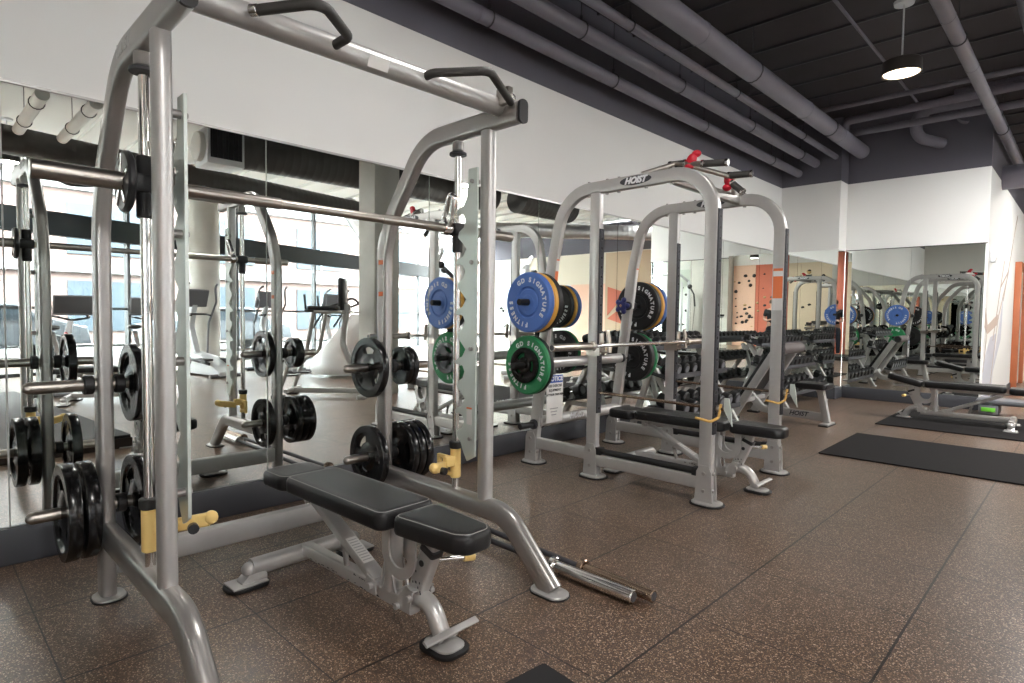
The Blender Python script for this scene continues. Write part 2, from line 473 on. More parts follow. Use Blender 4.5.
# far hallway wall, back wall and the rest of the shell
m = MB(); m.box((4.2, FAR+0.1, ZW/2), (11.0, 0.2, ZW)); o = struct(m.build('wall_far', cream if False else mat('warm_white_paint', (0.78, 0.72, 0.60), 0.65)))
MB().box((4.2, FAR+0.1, (ZW+ZC)/2), (11.0, 0.2, ZC-ZW)).build('upper_band', darkwall, o)
pn = MB(); pn.box((7.2, FAR-0.03, 1.1), (3.6, 0.06, 2.2)); pn.build('climbing_panel', mint, o)
pn = MB(); pn.box((4.7, FAR-0.03, 1.1), (1.4, 0.06, 2.2)); pn.build('climbing_panel', peach, o)
pn = MB(); pn.box((3.0, FAR-0.03, 1.58), (2.0, 0.06, 3.16)); pn.build('tan_panel', tan, o)
pn = MB(); pn.prism([(2.1, 0.6), (3.9, 1.1), (2.1, 2.3)], 'xz', FAR-0.075, FAR-0.06); pn.prism([(3.9, 1.2), (3.2, 1.9), (3.9, 2.1)], 'xz', FAR-0.075, FAR-0.06); pn.build('red_triangles', orpan, o)
m = MB(); m.box((3.0, BACK-0.1, ZC/2), (10.0, 0.2, ZC)); ob = struct(m.build('wall_back', white))
for x0, x1, mm in ((-1.4, 1.35, cream), (1.35, 2.1, cream), (2.1, 3.15, orpan), (3.15, 4.1, peach), (5.35, 7.1, mint)):
    MB().box(((x0+x1)/2, BACK+0.05, 1.7), (x1-x0-0.01, 0.1, 3.4)).build('climbing_panel', mm, ob)
struct(MB().box((4.7, BACK+0.3, ZC/2), (1.1, 0.6, ZC)).build('wall_back_pier', concrete))
# wall turning away behind the photographer, also mirrored below
m = MB(); m.box((-2.45, -0.66, (ZM1+ZC)/2), (2.2, 0.2, ZC-ZM1)); m.box((-2.45, -0.67, ZM1/2), (2.2, 0.18, ZM1)); orr = struct(m.build('wall_rear', mat('grey_white_paint', (0.62, 0.61, 0.56), 0.6)))
MB().box((-2.45, -0.568, (ZM0+ZM1)/2), (2.19, 0.024, ZM1-ZM0)).build('mirror_panel', mirror, orr)
struct(MB().box((-2.45, -0.545, ZM0/2), (2.2, 0.03, ZM0), bev=0.003).build('baseboard_rear', basem))
struct(MB().box((-1.45, -3.3, ZC/2), (0.2, 5.4, ZC)).build('wall_side', white))
struct(MB().box((0.70, -2.2, 1.75), (0.30, 0.3, 3.5), bev=0.01).build('wall_pier', orpan))

# copper coloured door frames far down the hallway
f = MB()
for y in (13.72, 15.0): f.box((RX+0.04, y, 1.1), (0.10, 0.13, 2.2), bev=0.006)
f.box((RX+0.04, 14.36, 2.17), (0.10, 1.4, 0.10), bev=0.006)
dr = struct(f.build('door_1', copper))
MB().box((RX+0.012, 14.36, 1.06), (0.03, 1.15, 2.1), bev=0.004).build('door_leaf', mat('hall_white', (0.75, 0.73, 0.70), 0.6), dr)
MB().box((RX+0.05, 13.92, 1.15), (0.04, 0.03, 0.3), bev=0.006).build('door_handle', plastic, dr)

# climbing holds on the panels
hold_pts = []
rnd = random.Random(3)
def holds(wall_y, sgn, xr, n, parent, mm):
    for _ in range(n):
        x = rnd.uniform(*xr); z = rnd.uniform(0.5, 3.1 if sgn > 0 else 2.1)
        h = MB(); r = rnd.uniform(0.03, 0.075)
        h.sphere((x, wall_y+sgn*0.03, z), r, (1.1, 0.8, rnd.uniform(0.6, 1.1)), 8); h.sphere((x+r*0.5, wall_y+sgn*0.04, z-r*0.3), r*0.6, (1, 1, 0.8), 8)
        h.build('climbing_hold', mm, parent)
holds(BACK+0.1, 1, (-0.6, 1.3), 14, ob, plastic); holds(BACK+0.1, 1, (-0.6, 1.3), 7, ob, holdtan)
holds(BACK+0.1, 1, (2.1, 3.1), 9, ob, holdtan); holds(BACK+0.1, 1, (2.1, 3.1), 6, ob, plastic); holds(BACK+0.1, 1, (3.2, 4.05), 24, ob, plastic); holds(BACK+0.1, 1, (3.2, 4.05), 3, ob, holdtan)
holds(BACK+0.1, 1, (5.4, 7.0), 14, ob, plastic); holds(FAR-0.06, -1, (5.4, 8.8), 14, o, plastic); 

# ------------------------------------------------------------------ window facade (seen in the mirror)
W0 = Vector((5.7, -0.1)); W1 = Vector((11.2, 15.4))
wd = (W1-W0).normalized(); wl = (W1-W0).length; wa = math.atan2(wd.y, wd.x)
def wp(t, z, off=0): q = W0 + wd*t; n = Vector((wd.y, -wd.x)); return (q.x+n.x*off, q.y+n.y*off, z)
fr = MB()
fr.box(wp(wl/2, 2.72), (wl, 0.18, 0.42), rz=wa)          # spandrel beam
mullion = MB()
for i in range(int(wl/2.6)+1):
    mullion.box(wp(i*2.6+0.9, ZC/2), (0.06, 0.12, ZC), rz=wa)
mullion.box(wp(wl/2, 0.03), (wl, 0.12, 0.06), rz=wa); mullion.box(wp(wl/2, ZC-0.03), (wl, 0.12, 0.06), rz=wa); mullion.box(wp(wl/2, 1.2), (wl, 0.08, 0.05), rz=wa)
wo = struct(fr.build('window_1', mat('dark_teal_beam', (0.02, 0.024, 0.026), 0.6, spec=0.2)))
mullion.build('window_frame', mat('dark_mullion', (0.07, 0.075, 0.08), 0.45), wo)
MB().box(wp(wl/2, ZC/2, 0.0), (wl, 0.008, ZC), rz=wa).build('pane', glass, wo)
# the glazing turns outward towards the climbing wall
A0 = Vector((5.7, -0.1)); A1 = Vector((8.6, -6.1)); ad = (A1-A0).normalized(); al = (A1-A0).length; aa = math.atan2(ad.y, ad.x); am = (A0+A1)/2
w2 = struct(MB().box((am.x, am.y, 2.72), (al, 0.18, 0.42), rz=aa).build('window_2', mat('dark_teal_beam_side', (0.06, 0.075, 0.08), 0.5)))
f = MB()
for i in range(5):
    q = A0 + ad*(al*i/4); f.box((q.x, q.y, ZC/2), (0.06, 0.12, ZC), rz=aa)
for z in (0.03, 1.2, ZC-0.03): f.box((am.x, am.y, z), (al, 0.1, 0.06), rz=aa)
f.build('window_frame', MATS['dark_mullion'], w2)
MB().box((am.x, am.y, ZC/2), (al, 0.008, ZC), rz=aa).build('pane', glass, w2)
# street outside
st = MB(); st.box((17, 4, -0.15), (24, 60, 0.1)); struct(st.build('ground', pave))
def building():
    r = empty('building', (17.5, 5, 0), 'pale brick building with large dark windows across the street', 'building')
    MB().box((17.5+1.0, 5, 3.6), (2, 40, 7.2)).build('wall', brick, r)
    MB().box((17.4, 5, 5.4), (0.4, 40, 0.5)).build('ledge', pave, r)
    MB().box((17.4, 5, 2.6), (0.3, 40, 0.35)).build('ledge', pave, r)
    for i in range(9):
        y = -11 + i*4.0
        for z in (1.3, 3.9):
            q = MB().box((17.48, y, z), (0.12, 2.2, 1.7)).build('window', glassdark, r)
            MB().box((17.40, y, z), (0.05, 0.08, 1.7)).build('mullion', graymach, q)
building()
def car(loc, rz, lab):
    r = empty('parked_car', loc, lab, 'car'); x, y, z = loc
    prof = [(-2.2, 0.35), (-2.15, 0.85), (-1.5, 0.95), (-0.9, 1.4), (0.7, 1.42), (1.3, 0.98), (2.1, 0.85), (2.2, 0.4)]
    b = MB(); b.prism(prof, 'xz', -0.85, 0.85, bev=0.06)
    b.xf(Matrix.Translation(Vector(loc)) @ Matrix.Rotation(rz, 4, 'Z')); b.build('body', carw, r)
    g = MB(); g.prism([(-0.95, 1.0), (-0.8, 1.34), (0.6, 1.36), (1.1, 1.0)], 'xz', -0.87, 0.87)
    g.xf(Matrix.Translation(Vector(loc)) @ Matrix.Rotation(rz, 4, 'Z')); g.build('side_glass', glassdark, r)
    for sx in (-1.35, 1.35):
        for sy in (-0.8, 0.8):
            t = MB(); t.cyl((sx, sy-0.1, 0.33), (sx, sy+0.1, 0.33), 0.33)
            t.xf(Matrix.Translation(Vector(loc)) @ Matrix.Rotation(rz, 4, 'Z')); t.build('wheel', rubber, r)
car((12.2, 1.2, -0.1), PI/2-0.1, 'silver car parked outside the window beside the treadmills')
car((13.4, 7.2, -0.1), PI/2-0.1, 'silver car parked outside further along the street')

# ------------------------------------------------------------------ concrete columns on the window side
tag(MB().box((0.46, 4.92, ZC/2), (0.42, 0.42, ZC), bev=0.012).build('square_column', concrete), 'square raw concrete column in front of the windows', 'column')
tag(MB().cyl((6.0, 4.35, 0), (6.0, 4.35, ZC), 0.30, 32).build('round_column', concrete), 'round concrete column beside the elliptical trainers', 'column')
tag(MB().cyl((1.25, 7.25, 0), (1.25, 7.25, ZC), 0.17, 32).build('round_column', concrete), 'round concrete column behind the cable machine', 'column')

# ------------------------------------------------------------------ pipes and ducts
def pipe_run(lab, cat, pts, r, m=pipe_m, couplings=(), hangers=(), name='ceiling_pipe', n=20, grp=None, fr=0.2):
    o = empty(name, pts[0], lab, cat, grp)
    MB().tube(fillet(pts, fr, 7) if len(pts) > 2 else pts, r, n).build('pipe', m, o, 50)
    a, b = Vector(pts[0]), Vector(pts[-1]); d = (b-a).normalized()
    for c in couplings:
        p = a + d*c; MB().cyl(p-d*0.018, p+d*0.018, r*1.045, n).build('coupling', m, o)
    for c in hangers:
        p = a + d*c; h = MB()
        h.tube([(p + Vector((0, 0, 1))*math.cos(t)*(r+0.008) + d.cross(Vector((0, 0, 1)))*math.sin(t)*(r+0.008)) for t in [2*PI*k/14 for k in range(15)]], 0.006, 6)
        h.tube([p+Vector((0, 0, r)), p+Vector((0, 0, r+0.05))], 0.014, 8)
        h.tube([p+Vector((0, 0, r)), (p.x, p.y, ZC)], 0.005, 6)
        h.build('hanger', strip, o)
    return o
pipe_run('lowest grey ceiling pipe running closest to the mirrored wall', 'pipe', [(-3.31, -0.4, 3.375), (-3.31, YA+0.02, 3.375)], 0.056, pipe_m, (2.6, 3.4, 4.9, 6.4, 8.0), (3.5, 5.1, 6.9, 8.9))
pipe_run('second grey ceiling pipe out from the mirrored wall', 'pipe', [(-3.07, -0.4, 3.49), (-3.07, YA+0.02, 3.49)], 0.062, pipe_m, (3.2, 5.4, 7.0), (4.3, 5.9, 7.6, 9.3))
pipe_run('thin grey ceiling pipe beside the largest pipe', 'pipe', [(-2.80, -0.4, 3.54), (-2.80, YA+0.02, 3.54)], 0.038, pipe_m, (3.0, 5.0, 7.6), (4.6, 6.6, 8.6))
pipe_run('largest grey ceiling pipe ending in the charcoal end wall', 'pipe', [(-2.55, -0.4, 3.64), (-2.55, YB+0.02, 3.64)], 0.10, pipe_l, (3.3, 5.3, 7.9, 9.2), (6.4, 8.8))
pipe_run('grey ceiling pipe running over the corner of the end wall', 'pipe', [(-0.94, -0.4, 3.6), (-0.94, 15.5, 3.6)], 0.056, pipe_m, (6.3, 7.6, 9.0, 10.6), (6.8, 10.2))
pipe_run('upper grey ceiling pipe at the right edge near the hall', 'pipe', [(-0.52, 2.0, 3.9), (-0.52, 15.5, 3.9)], 0.07, pipe_m, (6.0,), ())
pipe_run('thin sprinkler pipe passing behind the pendant lamp', 'pipe', [(-1.75, -0.4, 3.98), (-1.75, 9.9, 3.98)], 0.015, pipe_m, (5.0, 7.0), (6.0,))
pipe_run('grey cross pipe with an elbow above the end wall', 'pipe', [(-2.52, 8.95, 3.62), (-2.52, 8.95, 3.84), (1.1, 8.95, 3.88)], 0.05, mat('violet_grey_pipe', (0.15, 0.135, 0.17), 0.5), (), (), fr=0.08)
pipe_run('lower cross pipe behind the elbowed pipe', 'pipe', [(-2.6, 9.45, 3.80), (1.1, 9.45, 3.78)], 0.045, pipe_m, (), ())
pipe_run('thin cross pipe close under the dark ceiling', 'pipe', [(-2.9, 8.3, 3.84), (1.1, 8.3, 3.83)], 0.03, pipe_m, (), ())
pipe_run('wide cross pipe over the end wall toward the hall', 'pipe', [(-1.35, 9.15, 3.96), (1.1, 9.15, 3.96)], 0.07, mat('violet_grey_pipe_wide', (0.15, 0.135, 0.17), 0.5), (), ())
pipe_run('fat bent pipe curling down into the charcoal wall', 'pipe', [(-1.15, 9.6, 3.98), (-1.83, 9.6, 3.98), (-1.83, 9.62, 3.64), (-1.58, YB+0.02, 3.58)], 0.07, pipe_m, (0.3,), (), fr=0.17)
pipe_run('charcoal duct crossing the hallway behind the corner', 'duct', [(-1.1, 11.2, 3.25), (-0.1, 11.2, 3.25)], 0.17, pipe_m, (0.5,), (), name='air_duct', n=28)
cl = MB()
for i in range(22): cl.box((-1.2, -0.2+i*0.62, ZC-0.012), (5.0, 0.018, 0.024))
struct(cl.build('trim_1', strip))
# ducts on the window side, seen in the mirrors
def spiral(lab, a, b, r, m, cat='duct', closed=True):
    a = Vector(a); b = Vector(b); d = (b-a); L = d.length; n = int(L/0.12); prof = []
    for i in range(n+1):
        h = L*i/n; prof += [(r, h), (r+0.003, h+0.01), (r, h+0.02)]
    prof = [(0, 0)] + prof + [(0, L+0.03)]
    o = empty('air_duct', a, lab, cat); MB().lathe(prof, a, d, 28).build('duct_shell', m, o, 60); return o
spiral('large dark spiral duct joined to the unit heater', (1.95, 3.47, 3.55), (1.75, 8.4, 3.55), 0.28, duct_d)
spiral('dark spiral duct over the window side, further down', (1.6, 9.0, 3.6), (1.6, 10.7, 3.6), 0.30, duct_d)
spiral('long dark duct near the windows', (3.3, -2, 3.55), (4.9, 8.0, 3.45), 0.2, duct_d)
spiral('shiny galvanised duct crossing above the cable machine', (0.3, 12.6, 3.15), (2.9, 9.35, 3.12), 0.16, duct_m)
spiral('second shiny galvanised duct crossing the far hall', (0.9, 14.2, 3.35), (3.9, 10.4, 3.30), 0.17, duct_m)
spiral('white painted duct stub dropping to the far window', (5.2, 7.2, 3.6), (7.0, 9.0, 3.0), 0.22, duct_m)
pipe_run('left white pipe under the pale deck', 'pipe', [(1.5, 1.17, 3.6), (3.45, 1.17, 3.6)], 0.07, ceil_w, (0.8,), (0.4, 1.4), fr=0.1)
pipe_run('right white pipe under the pale deck', 'pipe', [(1.4, 1.66, 3.6), (3.5, 1.66, 3.6)], 0.07, ceil_w, (0.8,), (0.4, 1.4), fr=0.1)
def heater():
    r = empty('unit_heater', (1.85, 3.2, 3.3), 'white boxed unit heater with black louvres on the duct', 'heater')
    MB().box((1.85, 3.2, 3.45), (0.5, 0.5, 0.5), bev=0.02).build('casing', graymach, r)
    l = MB()
    for i in range(6): l.box((1.59, 3.02+i*0.07, 3.47), (0.02, 0.02, 0.36))
    l.box((1.595, 3.2, 3.47), (0.008, 0.42, 0.38)); l.build('louvre', plastic, r)
    MB().cyl((1.85, 2.88, 3.45), (1.85, 2.96, 3.45), 0.2, 24).build('fan_guard', ceil_w, r)
    MB().tube([(1.85, 3.2, 3.7), (1.85, 3.2, ZC)], 0.01, 6).build('rod', strip, r)
heater()

# ------------------------------------------------------------------ lamps
def pendant(loc, drop, lab, power=55, r=0.16, glow=True):
    x, y, z = loc; o = empty('pendant_lamp', loc, lab, 'pendant lamp', None if 'above' in lab else None)
    MB().lathe([(r-0.012, 0.01), (r, 0), (r, 0.115), (r-0.01, 0.125), (0, 0.125)], loc, (0, 0, 1), 40).build('lamp_shade', mat('shade_bronze', (0.035, 0.032, 0.03), 0.4), o)
    MB().lathe([(0, 0.03), (r-0.03, 0.03), (r-0.014, 0.012)], loc, (0, 0, 1), 40).build('diffuser', lampglow, o)
    MB().tube([(x, y, z+0.12), (x, y, ZC-0.02)], 0.008, 8).build('stem', graymach, o)
    MB().lathe([(0, -0.03), (0.08, -0.03), (0.085, 0), (0, 0)], (x, y, ZC), (0, 0, 1), 24).build('ceiling_rose', graymach, o)
    if not glow: return
    ld = bpy.data.lights.new('added_pendant_fill', 'AREA'); ld.shape = 'DISK'; ld.size = 0.26; ld.energy = power; ld.color = (1.0, 0.97, 0.94)
    lo = bpy.data.objects.new('added_pendant_fill', ld); COL.objects.link(lo); lo.location = (0, 0, 0.0); lo.parent = o
pendant((-1.37, 6.5, 3.44), 0, 'round dark pendant lamp glowing above the right side mats', glow=False)
for x, y, l in ((-1.37, 2.2, 'round dark pendant lamp added as fill, out of frame above the front bench'), (1.2, 0.2, 'round dark pendant lamp added as fill over the open floor by the photographer'),
                (0.9, 7.0, 'round dark pendant lamp added as fill near the square column'), (0.4, 12.2, 'round dark pendant lamp added as fill over the hallway'), (0.3, 8.3, 'round dark pendant lamp added as fill, out of frame beside the hall corner'),
                (5.0, 1.2, 'round dark pendant lamp added as fill above the treadmills'), (2.2, -3.4, 'round dark pendant lamp added as fill in front of the climbing panels')):
    pendant((x, y, 3.44), 0, l, (25 if 'over the hallway' in l else 60) if 'hall' in l else (12 if 'front bench' in l else 28))  # pendants out of view, added to brighten the room and end wall

# wall sensor on the hallway corner
s = MB(); s.box((RX+0.025, 10.3, 2.04), (0.05, 0.17, 0.14), bev=0.01); so = s.build('wall_sensor', graymach)
tag(so, 'small white sensor box on the hallway face of the end wall', 'sensor')
MB().cyl((RX+0.05, 10.3, 2.04), (RX+0.065, 10.3, 2.04), 0.035).build('sensor_lens', paper, so)

# ================================================================== EQUIPMENT BUILDERS
def M4(loc, rz=0): return Matrix.Translation(Vector(loc)) @ Matrix.Rotation(rz, 4, 'Z')
PLATE_MESH = {}
def tri_plate_mb(R, T):
    """cast plate with a rim, a hub and three hand openings; lies in xz, axis along y, centred"""
    mb = MB(); n = 72
    radii = [0.026, 0.05, R*0.42, R*0.46, R*0.70, R*0.75, R*0.79, R*0.985, R]
    hz = [T*0.5, T*0.5, T*0.30, T*0.28, T*0.28, T*0.30, T*0.5, T*0.5, T*0.40]
    def hole(ri, j):
        a = (j % n)/n*360
        k = (a+30) % 120
        return ri == 3 and 20 < k < 82
    F = []; B = []
    for r, h in zip(radii, hz):
        F.append([mb.b.verts.new((r*math.cos(2*PI*i/n), -h, r*math.sin(2*PI*i/n))) for i in range(n)])
        B.append([mb.b.verts.new((r*math.cos(2*PI*i/n), h, r*math.sin(2*PI*i/n))) for i in range(n)])
    K = len(radii)
    solid = [[not hole(i, j) for j in range(n)] for i in range(K-1)]
    for i in range(K-1):
        for j in range(n):
            if not solid[i][j]: continue
            k = (j+1) % n
            mb.b.faces.new((F[i][j], F[i][k], F[i+1][k], F[i+1][j])); mb.b.faces.new((B[i][j], B[i+1][j], B[i+1][k], B[i][k]))
            if i == 0 or not solid[i-1][j]: mb.b.faces.new((F[i][j], B[i][j], B[i][k], F[i][k]))
            if i == K-2 or not solid[i+1][j]: mb.b.faces.new((F[i+1][j], F[i+1][k], B[i+1][k], B[i+1][j]))
            if not solid[i][j-1]: mb.b.faces.new((F[i][j], F[i+1][j], B[i+1][j], B[i][j]))
            if not solid[i][k]: mb.b.faces.new((F[i][k], B[i][k], B[i+1][k], F[i+1][k]))
    return mb
def iron_plate(loc, R, T, lab, group=None, num='35', spin=0.0):
    key = ('tri', R, T, num)
    if key in PLATE_MESH:
        o = copy_tree(PLATE_MESH[key]); o['label'] = lab
    else:
        o = tri_plate_mb(R, T).build('weight_plate', iron)
        for sg in (-1, 1):
            mb = MB(); M = frame_m((0, sg*(T*0.30), -R*0.62), (-sg, 0, 0), (0, 0, 1))
            add_text(mb, num, R*0.22, M, 0.0015, 0, 0.003); mb.build('cast_number', iron, o)
        PLATE_MESH[key] = o; tag(o, lab, 'weight plate')
    o.location = loc; o.rotation_euler = (0, spin, 0)
    if group: o['group'] = group
    return o
def ring_text(mb, t, R, size, sg, y, start, step):
    """lettering around a plate face; sg=-1 face towards -y"""
    for i, ch in enumerate(t):
        if ch == ' ': continue
        a = math.radians(start - i*step) if sg < 0 else math.radians(start + i*step)
        # face -y is seen with +x to the right
        o = (R*math.cos(a), y, R*math.sin(a))
        up = (math.cos(a), 0, math.sin(a)); xr = (math.sin(a), 0, -math.cos(a)) if sg < 0 else (-math.sin(a), 0, math.cos(a))
        add_text(mb, ch, size, frame_m(o, xr, up), 0.0012, 0, 0.0022)
def bumper(loc, m, T, lab, faces=(-1,), R=0.225, spin=0.0, key=None):
    k = ('bump', m.name, T, faces)
    if k in PLATE_MESH:
        o = copy_tree(PLATE_MESH[k]); o['label'] = lab
    else:
        h = T/2
        pr = [(0.026, -h), (0.055, -h), (0.058, -h+0.003), (R*0.42, -h+0.003), (R*0.45, -h+0.010), (R*0.50, -h+0.010), (R*0.53, -h), (R*0.95, -h), (R, -h+0.010),
              (R, h-0.010), (R*0.95, h), (R*0.53, h), (R*0.50, h-0.010), (R*0.45, h-0.010), (R*0.42, h-0.003), (0.058, h-0.003), (0.055, h), (0.026, h), (0.026, -h)]
        o = MB().lathe(pr, (0, 0, 0), (0, 1, 0), 56).build('bumper_plate', m)
        for sg in faces:
            for wd_, a0, st_ in (('GD', 122, 15.0), ('SIGNATURE', 82, 14.5), ('FITNESS', 268, 14.5)):
                mb = MB(); ring_text(mb, wd_, R*0.74, R*0.21, sg, sg*h, a0 if sg < 0 else 180-a0, st_); mb.build('lettering', letter, o)
        PLATE_MESH[k] = o; tag(o, lab, 'weight plate')
    o.location = loc; o.rotation_euler = (0, spin, 0)
    return o

# ------------------------------------------------------------------ adjustable bench (local origin under the front foot, +x towards the seat end)
def make_bench(lab):
    r = empty('adjustable_bench', (0, 0, 0), lab, 'bench')
    # pads
    o1 = rrect2(-0.915, -0.195, -0.133, 0.133, 0.045, 6)
    MB().layers(o1, [(0.393, 0.02), (0.392, 0.012), (0.398, 0.003), (0.408, 0), (0.444, 0), (0.454, 0.004), (0.460, 0.012), (0.4615, 0.02), (0.463, 0.034), (0.463, 0.036)]).build('back_pad', vinyl, r, 50)
    def seam(outl, z, inset):
        pts = []; n = len(outl)
        for i in range(n):
            a = Vector(outl[i-1]); c = Vector(outl[(i+1) % n]); t = (c-a).normalized(); q = Vector(outl[i])+Vector((-t.y, t.x))*inset
            pts.append((q.x, q.y, z))
        pts.append(pts[0]); pts.append(pts[1]); return pts
    bp = [c for c in kids(r) if c.name.startswith('back_pad')][0]
    MB().tube(seam(o1, 0.4595, 0.014), 0.0022, 5, caps=False).build('stitching', stitch, bp)
    o2 = []
    raw = [(-0.17, -0.112), (0.14, -0.085), (0.185, -0.05), (0.185, 0.05), (0.14, 0.085), (-0.17, 0.112)]
    sm = fillet([( -0.17, 0, 0)] + [(x, y, 0) for x, y in raw] + [(-0.17, 0, 0)], [0, 0.04, 0.05, 0.05, 0.05, 0.05, 0.04, 0], 5)
    o2 = [(p.x, p.y) for p in sm[:-1]]
    MB().layers(o2, [(0.392, 0.012), (0.398, 0.003), (0.408, 0), (0.444, 0), (0.454, 0.004), (0.460, 0.012), (0.4615, 0.02), (0.463, 0.034), (0.463, 0.036)]).build('seat_pad', vinyl, r, 50)
    sp = [c for c in kids(r) if c.name.startswith('seat_pad')][0]
    MB().tube(seam(o2, 0.4595, 0.014), 0.0022, 5, caps=False).build('stitching', stitch, sp)
    o3 = rrect2(-1.16, -0.935, -0.125, 0.125, 0.055, 6)
    hp = MB().layers(o3, [(0.378, 0.012), (0.384, 0.003), (0.394, 0), (0.428, 0), (0.438, 0.004), (0.445, 0.012), (0.4465, 0.02), (0.448, 0.034), (0.448, 0.036)]).build('head_pad', vinyl, r, 50)
    MB().tube(seam(o3, 0.4445, 0.014), 0.0022, 5, caps=False).build('stitching', stitch, hp)
    # plates under the pads
    m = MB(); m.box((-0.95, 0, 0.370), (0.30, 0.05, 0.014), bev=0.003); m.build('head_pad_bracket', silver, r)
    m = MB(); m.box((-0.53, 0, 0.386), (0.60, 0.10, 0.012), bev=0.003); m.box((0.0, 0, 0.386), (0.24, 0.09, 0.012), bev=0.003)
    m.obox((-0.80, 0, 0.364), (-0.24, 0, 0.364), 0.03, 0.04); m.build('pad_frame', silver, r)
    # spine and rear cross foot
    m = MB(); m.sweep([(-0.95, 0, 0.095), (-0.16, 0, 0.095)], rect(0.058, 0.05, 0.008), (0, 0, 1))
    m.box((-0.40, 0, 0.125), (0.14, 0.075, 0.012), bev=0.003)
    m.build('spine_tube', silver, r)
    m = MB(); m.sweep([(-0.97, -0.25, 0.075), (-0.97, 0.25, 0.075)], oval(0.075, 0.065), (0, 0, 1)); m.build('rear_crossbar', silver, r)
    for s in (-1, 1):
        m = MB()
        m.prism([(s*0.22, 0.10), (s*0.30, 0.028), (s*0.30, 0.018), (s*0.19, 0.018), (s*0.19, 0.04)], 'yz', -1.0, -0.94, bev=0.003)
        m.sphere((-0.97, s*0.255, 0.07), 0.035, (1, 1, 0.9), 12)
        m.box((-0.97, s*0.27, 0.019), (0.11, 0.15, 0.008), bev=0.003)
        f = m.build('rear_foot', silver, r)
        MB().layers(rrect2(-1.035, -0.905, s*0.27-0.09, s*0.27+0.09, 0.05), [(0.0, 0.002), (0.004, 0), (0.013, 0), (0.016, 0.004)]).build('rubber_foot', rubber, f)
    # curved front leg
    m = MB(); m.sweep(fillet([(-0.20, 0, 0.125), (-0.07, 0, 0.15), (0.0, 0, 0.03)], 0.13, 10), oval(0.065, 0.065, 18, 2), (0, 1, 0)); 
    m.sphere((-0.20, 0, 0.125), 0.034, (1.2, 1, 1), 12)
    m.build('front_leg', silver, r)
    m = MB(); m.layers(rrect2(-0.065, 0.075, -0.055, 0.055, 0.04), [(0.014, 0), (0.022, 0), (0.028, 0.01)])
    ff = m.build('front_foot', silver, r)
    MB().layers(rrect2(-0.08, 0.09, -0.07, 0.07, 0.05), [(0.0, 0.002), (0.004, 0), (0.014, 0), (0.017, 0.005)]).build('rubber_foot', rubber, ff)
    m = MB(); m.sweep([(0.045, -0.12, 0.075), (0.045, 0.12, 0.075)], rect(0.010, 0.026, 0.004), (0.5, 0, 1))
    m.obox((0.02, -0.035, 0.04), (0.045, -0.035, 0.075), 0.01, 0.02); m.obox((0.02, 0.035, 0.04), (0.045, 0.035, 0.075), 0.01, 0.02); m.build('lifting_bar', silver, r)
    # bracket, seat post, collar and knob
    m = MB()
    for s in (-1, 1):
        m.prism([(-0.22, 0.085), (-0.135, 0.10), (-0.115, 0.175), (-0.15, 0.19), (-0.20, 0.135)], 'xz', s*0.045-0.003, s*0.045+0.003)
        m.cyl((-0.20, s*0.040, 0.10), (-0.20, s*0.062, 0.10), 0.012, 10); m.cyl((-0.13, s*0.04, 0.15), (-0.13, s*0.062, 0.15), 0.012, 10)
    m.box((-0.135, 0, 0.178), (0.05, 0.096, 0.006))
    m.build('clamp_bracket', silver, r)
    m = MB(); m.sweep([(-0.155, 0, 0.13), (-0.065, 0, 0.335)], rect(0.07, 0.05, 0.01), (1, 0, 0)); po = m.build('seat_post', silver, r)
    MB().sweep([(-0.070, 0, 0.325), (-0.062, 0, 0.345)], rect(0.078, 0.056, 0.01), (1, 0, 0)).build('post_collar', plastic, po)
    MB().sweep([(-0.064, 0, 0.34), (-0.05, 0, 0.386)], rect(0.055, 0.04, 0.008), (1, 0, 0)).build('inner_post', silver, po)
    MB().cyl((-0.09, -0.026, 0.285), (-0.09, -0.030, 0.285), 0.012, 12).build('adjustment_hole', plastic, po)
    k = MB(); k.cyl((-0.07, 0.02, 0.29), (-0.02, 0.12, 0.285), 0.010, 12); kk = k.build('pull_pin', chrome, po)
    MB().cyl((-0.022, 0.115, 0.285), (-0.006, 0.155, 0.283), 0.016, 14).build('knob', yellow, kk)
    # centre post with fins and U shaped hinge plates
    m = MB(); m.sweep([(-0.295, 0, 0.12), (-0.285, 0, 0.38)], oval(0.06, 0.07), (1, 0, 0))
    for s in (-1, 1): m.prism([(-0.34, 0.13), (-0.325, 0.13), (-0.305, 0.24)], 'xz', s*0.03-0.004, s*0.03+0.004); m.prism([(-0.235, 0.13), (-0.25, 0.13), (-0.27, 0.24)], 'xz', s*0.03-0.004, s*0.03+0.004)
    m.build('centre_post', silver, r)
    m = MB()
    for s in (-1, 1):
        cx, cz, ro, ri = -0.20, 0.30, 0.100, 0.058
        pts = [(cx-ro, 0.386)] + [(cx+ro*math.cos(a), cz+ro*math.sin(a)) for a in [PI+PI*i/14 for i in range(15)]] + [(cx+ro, 0.386), (cx+ri, 0.386)] + \
              [(cx+ri*math.cos(a), cz+ri*math.sin(a)) for a in [2*PI-PI*i/14 for i in range(15)]] + [(cx-ri, 0.386)]
        m.prism(pts, 'xz', s*0.045-0.004, s*0.045+0.004)
    m.build('hinge_plate', silver, r)
    # back support strut with a label
    m = MB(); m.sweep([(-0.86, 0, 0.345), (-0.385, 0, 0.125)], rect(0.035, 0.062, 0.006), (0, 0, 1))
    m.cyl((-0.86, -0.055, 0.348), (-0.86, 0.055, 0.348), 0.014, 12); m.cyl((-0.375, -0.06, 0.12), (-0.375, 0.06, 0.12), 0.013, 12)
    m.box((-0.86, -0.04, 0.358), (0.05, 0.012, 0.04)); m.box((-0.86, 0.04, 0.358), (0.05, 0.012, 0.04))
